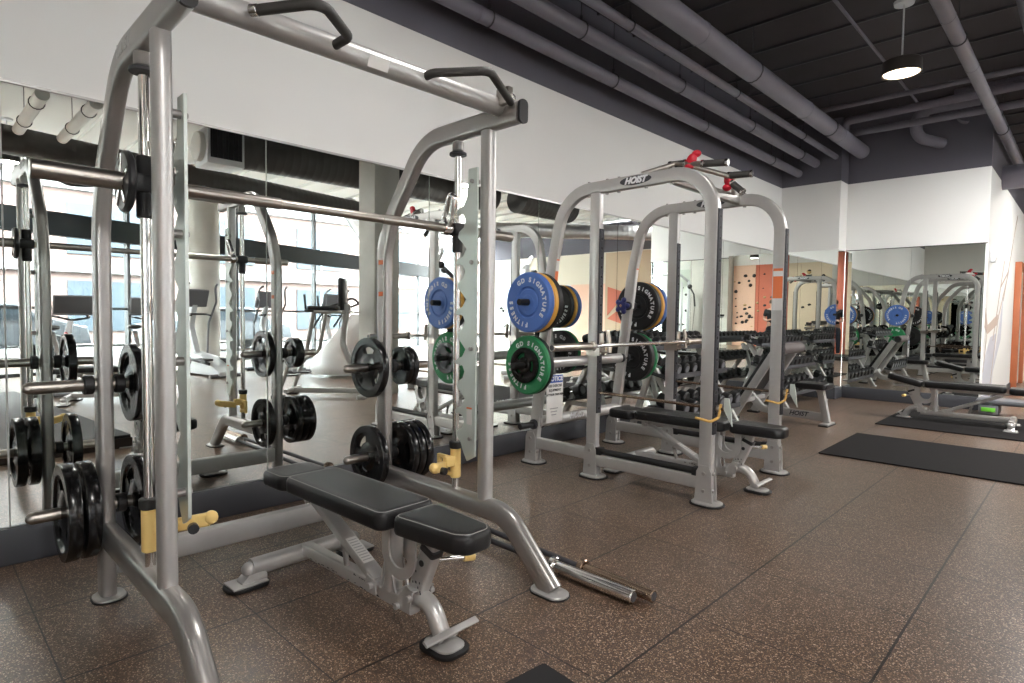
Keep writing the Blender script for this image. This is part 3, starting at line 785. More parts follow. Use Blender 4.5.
    for s in (-1, 1): m.prism([(-0.43, 0.09), (-0.35, 0.09), (-0.35, 0.14), (-0.41, 0.155)], 'xz', s*0.040-0.003, s*0.040+0.003)
    st = m.build('support_strut', silver, r)
    d = (Vector((-0.385, 0, 0.125))-Vector((-0.86, 0, 0.345))).normalized(); c = Vector((-0.53, 0, 0.192)); nz = Vector((-d.z, 0, d.x)); 
    if nz.z < 0: nz = -nz
    lb = MB(); Mx = frame_m(c + nz*0.0182, d, (0, 1, 0)); lb.box((0, 0, 0), (0.15, 0.05, 0.0012)); lb.xf(Mx if (Mx.to_3x3() @ Vector((0, 0, 1))).z > 0 else Mx); lb.build('warning_label', paper, st)
    lt = MB()
    for i in range(9): lt.box((-0.06+i*0.015, 0, 0), (0.005, 0.04, 0.0016))
    lt.xf(Mx); lt.build('label_print', papergrey, st)
    m = MB(); m.cyl((-0.60, -0.01, 0.12), (-0.62, -0.01, 0.20), 0.012, 10); m.sphere((-0.62, -0.01, 0.205), 0.018, n=10); m.build('ladder_pin', silver2, r)
    # dark chips where the paint has worn
    rn = random.Random(5); ch = MB()
    for _ in range(26):
        x = rn.uniform(-0.9, -0.2); ch.box((x, -0.0255, rn.choice((0.075, 0.08, 0.112))+rn.uniform(-.004, .004)), (rn.uniform(0.004, 0.02), 0.0008, rn.uniform(0.002, 0.005)))
    for _ in range(12):
        ch.box((rn.uniform(-0.16, -0.09), -0.0258, rn.uniform(0.16, 0.25)), (0.005, 0.001, 0.008))
    ch.build('paint_chips', strip, r)
    return r
bench0 = make_bench('black adjustable bench inside the cable-free smith machine in the foreground')
bench0['label'] = 'black padded flat bench standing in the foreground smith machine'
bench0.location = (-1.605, 1.315, 0); bench0.rotation_euler = (0, 0, math.radians(2))
dup(bench0, (-1.60, 4.04, 0), 'black padded flat bench standing inside the power rack', 0)
bt = dup(bench0, (-1.60, 8.40, 0), 'black padded bench on a rubber mat by the end wall', PI+math.radians(2))
bt.scale = (1.03, 1.03, 1.02)
for ch in kids(bt):
    if ch.name.startswith('seat_pad'):
        pv = Vector((-0.13, 0, 0.40)); Rt = Matrix.Rotation(math.radians(-13), 3, 'Y'); ch.rotation_euler = (0, math.radians(-13), 0); ch.location = pv - Rt @ pv
dup(bench0, (1.7, 2.35, 0), 'black padded bench near the exercise bikes, seen in the mirror', PI/2+0.4)

# ------------------------------------------------------------------ smith machine
def smith(Y0=0.566, Y1=1.90):
    r = empty('smith_machine', (-2.3, (Y0+Y1)/2, 0), 'tall silver smith machine in the foreground with guided barbell', 'smith machine')
    XF, XR, XB = -2.02, -2.855, -2.235
    for k, (Y, s) in enumerate(((Y0, -1), (Y1, 1))):
        XF = -2.05 if s < 0 else -2.02
        # rear tube rising into the overhead arm
        m = MB(); path = fillet([(XR, Y, 0.02), (XR, Y, 1.50), (-2.79, Y, 1.70), (-2.50, Y, 2.06), (-1.82, Y, 2.06)], [0, 0.3, 0.3, 0.28, 0], 8)
        m.sweep(path, rect(0.055, 0.092, 0.018), (0, 1, 0))
        a = m.build('side_frame', silver2, r)
        cp = MB(); cp.sweep([(-1.812, Y, 2.06), (-1.800, Y, 2.06)], rect(0.052, 0.102, 0.02), (0, 1, 0)); cp.build('end_cap', plastic, r)
        if s < 0: tx = MB(); add_text(tx, 'HOIST', 0.06, frame_m((-2.36, Y-0.0285, 2.06), (1, 0, 0.0), (0, 0, 1)), 0.001, 0.2, 0.001); tx.build('raised_lettering', silver, r)
        # front upright
        m = MB(); m.sweep([(XF, Y, 0.29), (XF, Y, 2.02)], oval(0.076, 0.054 if s < 0 else 0.058, 22, 2.6), (1, 0, 0)); m.build('upright', silver, r)
        # low rail curving down to the front foot
        m = MB(); m.sweep(fillet([(XR, Y, 0.275), (-1.87, Y, 0.275), (-1.60, Y, 0.01)], [0, 0.22, 0], 12), oval(0.07, 0.10, 20, 3), (0, 1, 0)); m.build('base_rail', silver2, r)
        f = MB(); f.layers(rrect2(-1.70, -1.525, Y-0.055, Y+0.055, 0.05), [(0.004, 0), (0.012, 0), (0.016, 0.006)]); fo = f.build('front_foot', silver, r)
        MB().layers(rrect2(-1.705, -1.52, Y-0.06, Y+0.06, 0.055), [(0, 0), (0.006, 0)]).build('rubber_pad', rubber, fo)
        f = MB(); f.layers(rrect2(XR-0.06, XR+0.07, Y-0.052, Y+0.062, 0.05), [(0.004, 0), (0.012, 0), (0.016, 0.006)]); fo = f.build('rear_foot', silver, r)
        MB().layers(rrect2(XR-0.065, XR+0.075, Y-0.057, Y+0.067, 0.054), [(0, 0), (0.006, 0)]).build('rubber_pad', rubber, fo)
        # guide rod
        yr = Y + (0.0 if s < 0 else 0.0) - s*0.0
        g = MB(); g.cyl((XB, yr, 0.31), (XB, yr, 2.02), 0.0165, 18); gr = g.build('guide_rod', chrome, r)
        MB().cyl((XB, yr, 1.965), (XB, yr, 2.01), 0.028, 18).build('rod_collar', silver2, gr)
        MB().cyl((XB, yr, 1.945), (XB, yr, 1.958), 0.042, 18).build('rod_washer', strip, gr)
        MB().cyl((XB, yr, 0.52), (XB, yr, 0.555), 0.032, 18).build('rubber_stop', rubber, gr)
        # yellow safety stop
        y = MB(); y.cyl((XB, yr, 0.375), (XB, yr, 0.52), 0.026, 16)
        yy = yr - s*0.03
        y.box((XB, yr - s*0.04, 0.46), (0.035, 0.06, 0.05), bev=0.005)
        y.sweep([(XB-0.01, yr-s*0.06, 0.44), (XB+0.05, yr-s*0.17, 0.455)], rect(0.045, 0.03, 0.008), (0, 0, 1)); y.sphere((XB+0.052, yr-s*0.175, 0.46), 0.024, n=12)
        y.box((XB-0.05, yr-s*0.02, 0.47), (0.10, 0.02, 0.02), bev=0.003); y.box((XB-0.10, yr-s*0.02, 0.43), (0.02, 0.02, 0.10), bev=0.003); y.box((XB-0.05, yr-s*0.02, 0.395), (0.10, 0.02, 0.02), bev=0.003)
        yo = y.build('safety_stop', yellow, r)
        MB().cyl((XB+0.03+0.01, yr-s*0.12, 0.435), (XB+0.055+0.01, yr-s*0.115, 0.435), 0.018, 12).build('stop_knob', plastic, yo)
        # hook plate with notches, on standoffs
        yp = Y - s*(0.062 if s < 0 else 0.050)
        pts = [(-2.035, 0.52), (-2.035, 1.85), (-2.095, 1.85), (-2.10, 1.78)]
        for i in range(5):
            z0 = 1.72 - i*0.235
            pts += [(-2.105, z0), (-2.13, z0-0.035), (-2.165, z0-0.045), (-2.178, z0-0.060), (-2.172, z0-0.075), (-2.15, z0-0.070), (-2.125, z0-0.078), (-2.112, z0-0.105), (-2.125, z0-0.135), (-2.16, z0-0.155), (-2.165, z0-0.18), (-2.135, z0-0.205)]
        pts += [(-2.115, 0.53), (-2.09, 0.49)]
        hp = MB(); hp.prism(pts, 'xz', yp-0.005, yp+0.005); ho = hp.build('hook_plate', pale_steel, r)
        for zz in (0.60, 1.02, 1.42, 1.79):
            b = MB(); b.cyl((-2.065, Y-s*0.02, zz), (-2.065, yp-s*0.004, zz), 0.014, 12); b.cyl((-2.065, yp-s*0.004, zz), (-2.065, yp-s*0.016, zz), 0.010, 8); b.build('standoff', silver2, ho)
        lb = MB(); lb.box((-2.075, yp-s*0.0055-0.0 if s > 0 else yp+0.0055, 0.70), (0.035, 0.001, 0.07)); lb.build('small_label', paper, ho)
        lb = MB(); lb.box((-2.075, yp-s*0.0055 if s > 0 else yp+0.0055, 0.742), (0.036, 0.0014, 0.008)); lb.build('label_band', orsticker, ho)
        # storage pegs through the rear tube
        for zz in (0.88, 0.385):
            p = MB(); p.cyl((XR, Y-0.235, zz), (XR, Y+0.235 if s < 0 else Y+0.29, zz), 0.0235, 18); p.sphere((XR, Y-0.235, zz), 0.0235, n=14); pg = p.build('plate_peg', worn, r)
            MB().cyl((XR, Y+0.035, zz), (XR, Y+0.07, zz), 0.038, 18).build('peg_collar', rubber, pg)
            MB().cyl((XR, Y-0.07, zz), (XR, Y-0.035, zz), 0.038, 18).build('peg_collar', rubber, pg)
        # sticker strips on the far rear tube
        if s > 0:
            for (z0, z1, mm) in ((1.45, 1.475, orsticker), (1.30, 1.45, paper), (1.275, 1.30, orsticker), (1.02, 1.275, paper)):
                b = MB(); b.box((XR-0.0, Y-0.0285, (z0+z1)/2), (0.042, 0.001, z1-z0)); b.build('warning_sticker', mm, r)
    # rear cross tube, low
    m = MB(); m.sweep([(XR, Y0, 0.145), (XR, Y1, 0.145)], rect(0.10, 0.05, 0.01), (0, 0, 1)); m.build('rear_crossbar', silver, r)
    # overhead pull-up tube
    m = MB(); m.cyl((-1.93, Y0-0.02, 2.10), (-1.93, Y1-0.02, 2.10), 0.040, 28); pu = m.build('pull_up_tube', silver, r)
    MB().box((-1.893, 1.23, 2.0826), (0.003, 0.085, 0.040), M=Matrix.Rotation(0.445, 3, 'Y')).build('paper_label', paper, pu)
    MB().box((-1.87, Y1-0.05, 2.125), (0.075, 0.03, 0.07), bev=0.004).build('end_bracket', worn, r)
    # angled grips
    g = MB(); g.tube(fillet([(-1.95, 1.06, 2.095), (-1.81, 1.06, 2.095), (-1.67, 0.89, 2.095), (-1.855, 0.78, 2.095)], 0.045, 6), 0.0165, 14); gg = g.build('pull_up_grip', grip, r)
    MB().cyl((-1.855, 0.78, 2.095), (-1.878, 0.765, 2.095), 0.018, 16).build('grip_end', chrome, gg)
    MB().cyl((-1.955, 1.06, 2.095), (-1.935, 1.06, 2.095), 0.019, 16).build('grip_collar', chrome, gg)
    g = MB(); g.tube(fillet([(-1.95, 1.44, 2.095), (-1.86, 1.45, 2.105), (-1.70, 1.60, 2.115), (-1.85, Y1-0.03, 2.10)], 0.045, 6), 0.0165, 14); gg = g.build('pull_up_grip', grip, r)
    MB().cyl((-1.955, 1.44, 2.095), (-1.93, 1.442, 2.097), 0.019, 16).build('grip_collar', chrome, gg)
    MB().cyl((-1.845, Y1-0.045, 2.12), (-1.855, Y1-0.02, 2.12), 0.020, 16).build('grip_collar', chrome, gg)
    # guided barbell
    Z = 1.59; b = MB(); b.cyl((XB, 0.45, Z), (XB, 2.05, Z), 0.0185, 20)
    for y in (0.80, 0.98, 1.12, 1.47): b.cyl((XB, y, Z), (XB, y+0.004, Z), 0.0192, 20)
    b.cyl((XB, 0.64, Z), (XB, 1.02, Z), 0.0215, 20); b.cyl((XB, 1.47, Z), (XB, 1.84, Z), 0.0215, 20)
    bar = b.build('guided_bar', worn, r)
    MB().cyl((XB, 0.27, Z), (XB, 0.50, Z), 0.029, 24).build('bar_sleeve', worn, bar)
    MB().cyl((XB, 2.0, Z), (XB, 2.27, Z), 0.025, 24).build('bar_sleeve', worn, bar)
    for Y, s in ((Y0, -1), (Y1, 1)):
        cr = MB(); cr.cyl((XB, Y, Z-0.11), (XB, Y, Z+(0.09 if s < 0 else 0.0)), 0.026, 18); cr.box((XB, Y, Z), (0.06, 0.075, 0.06), bev=0.01); c = cr.build('carriage', rubber, bar)
        cr = MB(); yy = Y - s*0.0 + s*0.055
        cr.lathe([(0.0, -0.012), (0.09, -0.012), (0.098, -0.006), (0.098, 0.006), (0.09, 0.012), (0.0, 0.012)], (XB, yy, Z), (0, 1, 0), 32); cr.build('bumper_disc', plastic, bar) if s < 0 else cr.b.free()
        sp = MB()
        if s < 0:
            for k in range(5):
                a = 2*PI*k/5+0.3; sp.obox((XB+0.02*math.cos(a), yy-0.014, Z+0.02*math.sin(a)), (XB+0.085*math.cos(a), yy-0.014, Z+0.085*math.sin(a)), 0.004, 0.02, (0, 1, 0))
            sp.build('disc_spokes', chrome, bar)
        else: sp.b.free()
        h = MB(); yh = Y - s*0.075
        h.tube(fillet([(XB, yh, Z-0.01), (XB-0.01, yh, Z+0.05), (XB+0.045, yh-s*0.01, Z+0.15), (XB+0.075, yh-s*0.01, Z+0.14), (XB+0.05, yh, Z+0.04), (XB+0.01, yh, Z-0.01)], 0.02, 4), 0.0135, 10)
        h.cyl((XB, yh-0.02, Z), (XB, yh+0.02, Z), 0.034, 18); h.build('lock_hook', chrome, bar)
    return r
smith()
# loose iron plates hanging on the pegs
iron_plate((-2.855, 0.668, 0.88), 0.160, 0.04, 'single black iron plate on the upper peg, left side of the smith machine', spin=0.4)
iron_plate((-2.855, 0.437, 0.385), 0.190, 0.045, 'outermost black iron plate on the lower left peg of the smith machine', spin=0.9)
iron_plate((-2.855, 0.497, 0.385), 0.190, 0.045, 'second black iron plate on the lower left peg, against the frame', spin=0.1)
iron_plate((-2.855, 0.678, 0.385), 0.190, 0.045, 'black iron plate on the inner side of the lower left peg', spin=0.5)
iron_plate((-2.855, 1.80, 0.88), 0.165, 0.04, 'black iron plate on the upper right peg facing into the smith machine', spin=1.0)
iron_plate((-2.855, 2.01, 0.88), 0.110, 0.03, 'small black iron plate on the upper right peg outside the frame', num='10', spin=0.2)
iron_plate((-2.855, 2.045, 0.88), 0.110, 0.03, 'second small black iron plate on the upper right peg', num='10', spin=0.7)
iron_plate((-2.855, 1.80, 0.385), 0.172, 0.04, 'black iron plate on the lower right peg facing into the smith machine', spin=0.25)
iron_plate((-2.855, 2.00, 0.385), 0.172, 0.04, 'first of three black iron plates outside the lower right peg', spin=0.35)
iron_plate((-2.855, 2.05, 0.385), 0.172, 0.04, 'middle of three black iron plates outside the lower right peg', spin=0.75)
iron_plate((-2.855, 2.10, 0.385), 0.172, 0.04, 'last of three black iron plates outside the lower right peg', spin=0.15)

# ------------------------------------------------------------------ barbells
def barbell(p0, p1, lab, sleeve=chrome, shaft=chrome, sl=0.41, rs=0.025, group=None, name='barbell'):
    p0, p1 = Vector(p0), Vector(p1); d = (p1-p0).normalized(); o = empty(name, p0, lab, 'barbell', group)
    MB().cyl(p0+d*sl, p1-d*sl, 0.014, 16).build('shaft', shaft, o)
    for a, b in ((p0, p0+d*sl), (p1-d*sl, p1)):
        s = MB().cyl(a, b, rs, 22).build('sleeve', sleeve, o)
        e = a if a == p0 else b; q = b if a == p0 else a; dd = (q-e).normalized()
        MB().cyl(q-dd*0.0, q+dd*0.03, rs*1.45, 22).build('sleeve_collar', sleeve, s)
        MB().cyl(e-dd*0.001, e+dd*0.002, rs*0.72, 18).build('end_badge', strip, s)
    return o
barbell((-3.515, 2.06, 0.037), (-1.300, 2.062, 0.037), 'chrome barbell lying on the floor, sleeve beside the smith machine foot', chrome, strip, rs=0.028)
barbell((-3.45, 2.20, 0.037), (-1.245, 2.125, 0.037), 'dark bronze barbell lying on the floor behind the chrome one', bronze, strip, rs=0.026, sl=0.36)

# lifting platform whose corner shows at the bottom edge of the frame and in the mirror
def platform():
    rz = math.radians(-5); c = Vector((-1.185, 1.375, 0)); M = M4(c, rz)
    pf = MB(); pf.layers(rrect2(0, 4.1, -1.45, 0, 0.006, 1), [(0, 0), (0.085, 0)]); pf.xf(M)
    o = tag(pf.build('lifting_platform', mat('dark_brown_edge', (0.03, 0.02, 0.016), 0.4)), 'low black lifting platform, its corner at the bottom edge of the frame', 'platform')
    t = MB(); t.layers(rrect2(0.01, 4.09, -1.44, -0.01, 0.01, 2), [(0.0855, 0), (0.107, 0), (0.110, 0.003)]); t.xf(M); t.build('rubber_top', mat('platform_rubber', (0.018, 0.018, 0.019), 0.6, 0, 0.3), o)
platform()

# ------------------------------------------------------------------ power rack
def perforated():
    m = mat('perforated_strip', (0.045, 0.045, 0.052), 0.6, spec=0.15); nt = m.node_tree; N = nt.nodes.new; L = nt.links.new
    b = nt.nodes['Principled BSDF']; tc = N('ShaderNodeTexCoord'); sp = N('ShaderNodeSeparateXYZ'); L(tc.outputs['Object'], sp.inputs[0])
    def mt(op, a, v): 
        n = N('ShaderNodeMath'); n.operation = op; L(a, n.inputs[0])
        if isinstance(v, (int, float)): n.inputs[1].default_value = v
        else: L(v, n.inputs[1])
        return n.outputs[0]
    ay = mt('SUBTRACT', mt('ABSOLUTE', sp.outputs['Y'], 0), 0.555)
    fz = mt('MULTIPLY', mt('SUBTRACT', mt('FRACT', mt('DIVIDE', sp.outputs['Z'], 0.068), 0), 0.5), 0.068)
    d = mt('SQRT', mt('ADD', mt('MULTIPLY', ay, ay), mt('MULTIPLY', fz, fz)), 0)
    r = N('ShaderNodeValToRGB'); L(mt('MULTIPLY', d, 30.0), r.inputs[0]); e = r.color_ramp; e.interpolation = 'CONSTANT'
    e.elements[0].position = 0; e.elements[0].color = (0.003, 0.003, 0.003, 1); e.elements[1].position = 0.33; e.elements[1].color = (0.11, 0.11, 0.115, 1)
    k = e.elements.new(0.40); k.color = (0.045, 0.045, 0.052, 1); L(r.outputs[0], b.inputs['Base Color']); return m
holestrip = perforated()
def rack():
    YN, YF = 3.53, 4.64; r = empty('power_rack', (-2.4, 4.085, 0), 'silver power rack with bumper plates by the mirrored wall', 'power rack')
    XFt, XM = -1.718, -2.605
    for Y, s in ((YN, -1), (YF, 1)):
        path = fillet([(-3.20, Y, 0.02), (-3.02, Y, 1.55), (-2.90, Y, 2.10), (XFt, Y, 2.10), (XFt, Y, 0.02)], [0, 0.8, 0.30, 0.27, 0], 10)
        MB().sweep(path, rect(0.050, 0.088, 0.008), (0, 1, 0)).build('side_arch', silver, r)
        MB().sweep([(XM, Y, 0.02), (XM, Y, 2.07)], rect(0.050, 0.088, 0.008), (0, 1, 0)).build('middle_upright', silver, r)
        for xc in (XM, XFt):
            st = MB(); st.box((xc+0.046, Y, 1.14 if xc == XM else 1.15), (0.010, 0.050, 1.33 if xc == XM else 1.40), bev=0.002); st.build('hole_strip', holestrip, r)
        MB().sweep([(XM-0.05+0.01, Y, 0.165), (-3.14, Y, 0.165)], rect(0.085, 0.05, 0.008), (0, 0, 1)).build('base_rail', silver, r)
        MB().sweep([(XM+0.04, Y, 0.135), (XFt-0.04, Y, 0.135)], rect(0.085, 0.05, 0.008), (0, 0, 1)).build('base_rail', silver, r)
        # step bar
        b = MB(); b.cyl((XM+0.07, Y, 0.20), (XFt-0.07, Y, 0.20), 0.022, 14)
        for x in (XM+0.065, XFt-0.065): b.box((x, Y, 0.20), (0.05, 0.055, 0.055), bev=0.006)
        b.build('foot_bar', rubber, r)
        for x, zt in ((-3.195, 0), (XM, 0), (XFt, 0)):
            f = MB(); f.layers(rrect2(x-0.085, x+0.105, Y-0.075, Y+0.075, 0.065), [(0.010, 0), (0.016, 0), (0.020, 0.006)])
            for q in (-1, 1): f.prism([(x-0.06+0.0, 0.02), (x+0.06, 0.02), (x+0.05, 0.21), (x+0.03, 0.25), (x-0.03, 0.25), (x-0.05, 0.21)], 'xz', Y+q*0.031-0.003, Y+q*0.031+0.003)
            fo = f.build('foot', silver, r)
            MB().layers(rrect2(x-0.095, x+0.115, Y-0.085, Y+0.085, 0.07), [(0, 0), (0.009, 0), (0.011, 0.003)]).build('rubber_pad', rubber, fo)
            for z in (0.09, 0.20):
                MB().cyl((x+0.043, Y, z), (x+0.054, Y, z), 0.012, 10).build('bolt', silver2, fo); MB().cyl((x, Y-0.034, z), (x, Y-0.042, z), 0.012, 10).build('bolt', silver2, fo)
        for x in (-2.68, -2.52, -2.2, -2.0, -2.42):
            MB().cyl((x, Y, 2.044), (x, Y, 2.056), 0.012, 10).build('bolt', silver2, r); MB().cyl((x, Y, 2.144), (x, Y, 2.154), 0.010, 10).build('bolt', silver2, r)
        # maker badge on the outside of the arch
        for q in (-1, 1):
            e = MB(); e.sphere((-2.27, Y+q*0.0275, 2.105), 0.1, (1.25, 0.03, 0.31), 24); eo = e.build('maker_badge', strip, r)
            t = MB(); add_text(t, 'HOIST', 0.058, frame_m((-2.27, Y+q*0.0315, 2.103), (-q, 0, 0), (0, 0, 1)), 0.0015, 0.35, 0.003); t.build('badge_lettering', letter, eo)
        # safety spotter bar with its yellow hook
        z = 0.615 if s < 0 else 0.62
        b = MB(); b.cyl((XM+0.03, Y, z+0.01), (XFt+0.105, Y, z), 0.0105, 12); sb = b.build('safety_bar', bronze, r)
        k = MB(); k.tube(fillet([(XFt+0.085, Y, z+0.03), (XFt+0.075, Y-0.01, z-0.055), (XFt+0.055, Y-0.075, z-0.075), (XFt-0.04, Y-0.085, z-0.06)], 0.02, 5), 0.0085, 10); k.build('hook_pin', hookyel, sb)
        k = MB(); k.cyl((XFt+0.06, Y, z), (XFt+0.078, Y, z), 0.024, 16); k.build('bar_washer', worn, sb)
        k = MB(); k.prism([(XFt+0.12, z-0.03), (XFt+0.16, z-0.10), (XFt+0.15, z-0.01), (XFt+0.135, z+0.07), (XFt+0.105, z+0.07), (XFt+0.105, z)], 'xz', Y-0.006, Y+0.006); k.build('bar_flag', pale_steel, sb)
        # J hooks for the barbell
        j = MB(); j.box((XM+0.062, Y, 0.98), (0.010, 0.05, 0.15), bev=0.002); j.box((XM+0.095, Y, 0.925), (0.075, 0.045, 0.012), bev=0.002)
        j.prism([(XM+0.125, 0.92), (XM+0.14, 0.92), (XM+0.135, 1.02), (XM+0.118, 1.08), (XM+0.108, 1.07), (XM+0.12, 1.0)], 'xz', Y-0.018, Y+0.018, bev=0.003)
        j.box((XM+0.01, Y-0.032, 0.925), (0.12, 0.006, 0.06)); j.box((XM+0.01, Y+0.032, 0.925), (0.12, 0.006, 0.06)); j.box((XM-0.052, Y, 0.925), (0.006, 0.06, 0.06))
        j.build('bar_hook', worn, r)
        # plate pegs on the slanted rear legs, both sides
        for x, z in ((-3.03, 1.275), (-3.085, 0.80), (-3.155, 0.315)):
            p = MB(); L = 0.36 if z > 0.5 else 0.20
            p.cyl((x, Y-(L if s < 0 else 0.12), z), (x, Y+(L if s > 0 else 0.05), z), 0.024, 18); pg = p.build('plate_peg', rubber if z < 1.5 else worn, r)
            for q in (-1, 1): MB().cyl((x, Y+q*0.03, z), (x, Y+q*0.055, z), 0.040, 18).build('peg_collar', strip, pg)
    # stickers on the front and rear legs
    for Y in (YN, YF):
        for z0, z1, mm in ((1.60, 1.61, orsticker), (1.52, 1.60, paper), (1.33, 1.52, orsticker if Y == YN else paper), (1.25, 1.33, paper)):
            zc = (z0+z1)/2; x = -3.02+0.052 + (zc-1.55)*0.12
            b = MB(); b.box((x, Y, zc), (0.0012, 0.034, z1-z0), M=Matrix.Rotation(math.radians(6.5), 3, 'Y')); b.build('warning_sticker', mm, r)
    for z0, z1, mm in ((1.535, 1.555, orsticker), (1.495, 1.535, paper), (1.33, 1.495, orsticker), (1.24, 1.33, paper)):
        b = MB(); b.box((XFt, YF-0.0283, (z0+z1)/2), (0.07, 0.001, z1-z0)); b.build('warning_sticker', mm, r)
    # cross tubes at the rear
    MB().cyl((-3.10, YN, 0.80), (-3.10, YF, 0.80), 0.042, 24).build('rear_crossbar', silver, r)
    lo = MB().cyl((-3.15, YN, 0.33), (-3.15, YF, 0.33), 0.045, 24).build('rear_crossbar', silver, r)
    t = MB(); add_text(t, 'HOIST', 0.07, frame_m((-3.103, 3.98, 0.345), (0, 1, 0), (0, 0, 1)), 0.001, 0.3, 0.003); t.build('badge_lettering', letter, lo)
    MB().sweep([(-2.05, YN, 2.10), (-2.05, YF, 2.10)], rect(0.07, 0.05, 0.008), (0, 0, 1)).build('top_crossbar', silver2, r)
    # bent pull-up bar with red rock grips over the front
    p = MB(); p.tube(fillet([(-2.25, YN+0.02, 2.15), (-2.10, 3.72, 2.225), (-1.74, 3.76, 2.18)], 0.03, 4), 0.016, 12)
    p.tube(fillet([(-2.05, YF-0.1, 2.13), (-1.92, 4.25, 2.16), (-1.84, 4.05, 2.15)], 0.03, 4), 0.016, 12)
    p.tube([(-2.02, 3.74, 2.21), (-1.84, 4.07, 2.155)], 0.018, 12)
    pm = p.build('pull_up_bar', worn, r)
    for a, b in (((-2.13, 3.73, 2.225), (-2.04, 3.735, 2.222)), ((-1.90, 3.75, 2.20), (-1.755, 3.76, 2.185)), ((-1.85, 4.04, 2.165), (-1.72, 4.06, 2.16)), ((-1.84, 4.06, 2.11), (-1.775, 4.06, 2.05))):
        g = MB().cyl(a, b, 0.0235, 14).build('grip_sleeve', grip, pm); dd = (Vector(b)-Vector(a)).normalized()
        MB().cyl(b, Vector(b)+dd*0.018, 0.026, 14).build('grip_end', chrome, g); MB().cyl(Vector(a)-dd*0.018, a, 0.026, 14).build('grip_collar', chrome, g)
    for c, e in (((-1.985, 3.74, 2.235), 0.5), ((-1.865, 4.06, 2.13), -0.5)):
        g = MB(); R3 = Matrix.Rotation(e, 3, 'Y'); g.sphere(c, 0.046, (0.75, 0.6, 1.05), 16, R3); g.sphere(Vector(c)+Vector((0.03, 0.01, 0.04)), 0.030, (1.1, 0.9, 0.8), 12); g.sphere(Vector(c)+Vector((-0.015, 0.0, -0.04)), 0.032, (1, 0.9, 0.8), 12)
        g.build('rock_grip', red, pm)
    return r
rack()
barbell((-2.475, 2.90, 0.972), (-2.475, 5.08, 0.972), 'chrome barbell racked across the power rack hooks', worn, chrome)

# plates on the rack pegs
def xz(z): return -3.045 - (1.275-z)*0.116
zt, zm = 1.275, 0.80; xt, xm = -3.045, -3.10
bumper((xt+0.02, 3.285, zt), blue, 0.055, 'blue bumper plate facing out on the near upper peg of the rack', (-1,))
bumper((xt+0.02, 3.338, zt), orange, 0.05, 'amber bumper plate right behind the front blue one')
bumper((xt+0.02, 3.390, zt), rubber, 0.05, 'black bumper plate behind the amber one on the near upper peg', (-1, 1))
bumper((xm+0.02, 3.330, zm), green, 0.04, 'green bumper plate facing out on the near lower peg of the rack', (-1,))
bumper((xm+0.02, 3.370, zm), rubber, 0.035, 'black bumper plate behind the front green one', ())
iron_plate((xm+0.02, 3.294, zm), 0.135, 0.032, 'small black spoked plate hung on the front green bumper plate', num='25', spin=0.5)
bumper((xt, 4.80, zt), rubber, 0.07, 'black lettered bumper plate on the far upper peg of the rack', (-1, 1))
bumper((xt, 4.87, zt), orange, 0.05, 'amber bumper plate on the far upper peg')
bumper((xt, 4.93, zt), blue, 0.055, 'blue bumper plate on the outer end of the far upper peg', (1,))
bumper((xm, 4.80, zm), rubber, 0.07, 'black bumper plate on the far lower peg of the rack', (-1, 1))
bumper((xm, 4.865, zm), green, 0.04, 'green bumper plate on the far lower peg', (1,))
# blue star collar on the near side of the far leg
def collar(loc, lab):
    m = MB(); x, y, z = loc; m.cyl((x, y-0.02, z), (x, y+0.02, z), 0.045, 20)
    for k in range(5):
        a = 2*PI*k/5; m.sphere((x+0.055*math.cos(a), y-0.005, z+0.055*math.sin(a)), 0.024, (1, 0.8, 1), 10)
    o = m.build('star_collar', navy); o['label'] = lab; o['category'] = 'collar'
    MB().cyl((x, y-0.022, z), (x, y-0.032, z), 0.014, 12).build('centre_bolt', chrome, o)
collar((xt-0.0, 4.535, zt), 'dark blue star shaped collar clamped on the far upper peg')

# safety notice propped between the rear cross tubes
def notice():
    o = empty('notice_sign', (-3.04, 3.70, 0.2), 'white safety notice with a blue header hung behind the rack leg', 'sign')
    MB().box((-3.06, 3.63, 0.52), (0.004, 0.20, 0.38), bev=0.001).build('board', paper, o)
    MB().box((-3.0575, 3.63, 0.675), (0.002, 0.19, 0.06)).build('header', inkblue, o)
    t = MB()
    add_text(t, 'NOTICE', 0.050, frame_m((-3.056, 3.63, 0.675), (0, 1, 0), (0, 0, 1)), 0.0006, 0, 0.002); t.build('header_lettering', letter, o)
    for i, q in enumerate(('USE EXERCISE', 'EQUIPMENT', 'AT YOUR OWN RISK')):
        t = MB(); add_text(t, q, 0.027 if i < 2 else 0.022, frame_m((-3.057, 3.63, 0.62-i*0.035), (0, 1, 0), (0, 0, 1)), 0.0005, 0, 0.0008)
        t.build('notice_lettering', inkblack, o)
    for i in range(3): t = MB(); t.box((-3.0575, 3.62, 0.44-i*0.025), (0.001, 0.10-0.02*i, 0.007)); t.build('small_print', inkgrey, o)
notice()

# ------------------------------------------------------------------ rubber mats
def mat_piece(x0, x1, y0, y1, lab, skew=0.0, t=0.012, group=None, rz=0):
    m = MB(); m.layers(rrect2(-(x1-x0)/2, (x1-x0)/2, -(y1-y0)/2, (y1-y0)/2, 0.01, 2), [(0.001, 0), (t-0.002, 0), (t, 0.002)])
    m.xf(M4(((x0+x1)/2, (y0+y1)/2, 0), rz)); return tag(m.build('rubber_mat', mat('mat_rubber_%d' % len(MATS), (0.013, 0.012, 0.0125), 0.8, 0, 0.12, bump=0.15, bscale=60), ), lab, 'mat', group)
mat_piece(-1.70, 0.05, 5.60, 6.88, 'empty black rubber mat on the brown floor in front of the bench', rz=math.radians(1))
mat_piece(-1.74, 0.1, 7.66, 9.35, 'black rubber mat under the bench by the end wall', rz=math.radians(0.5))
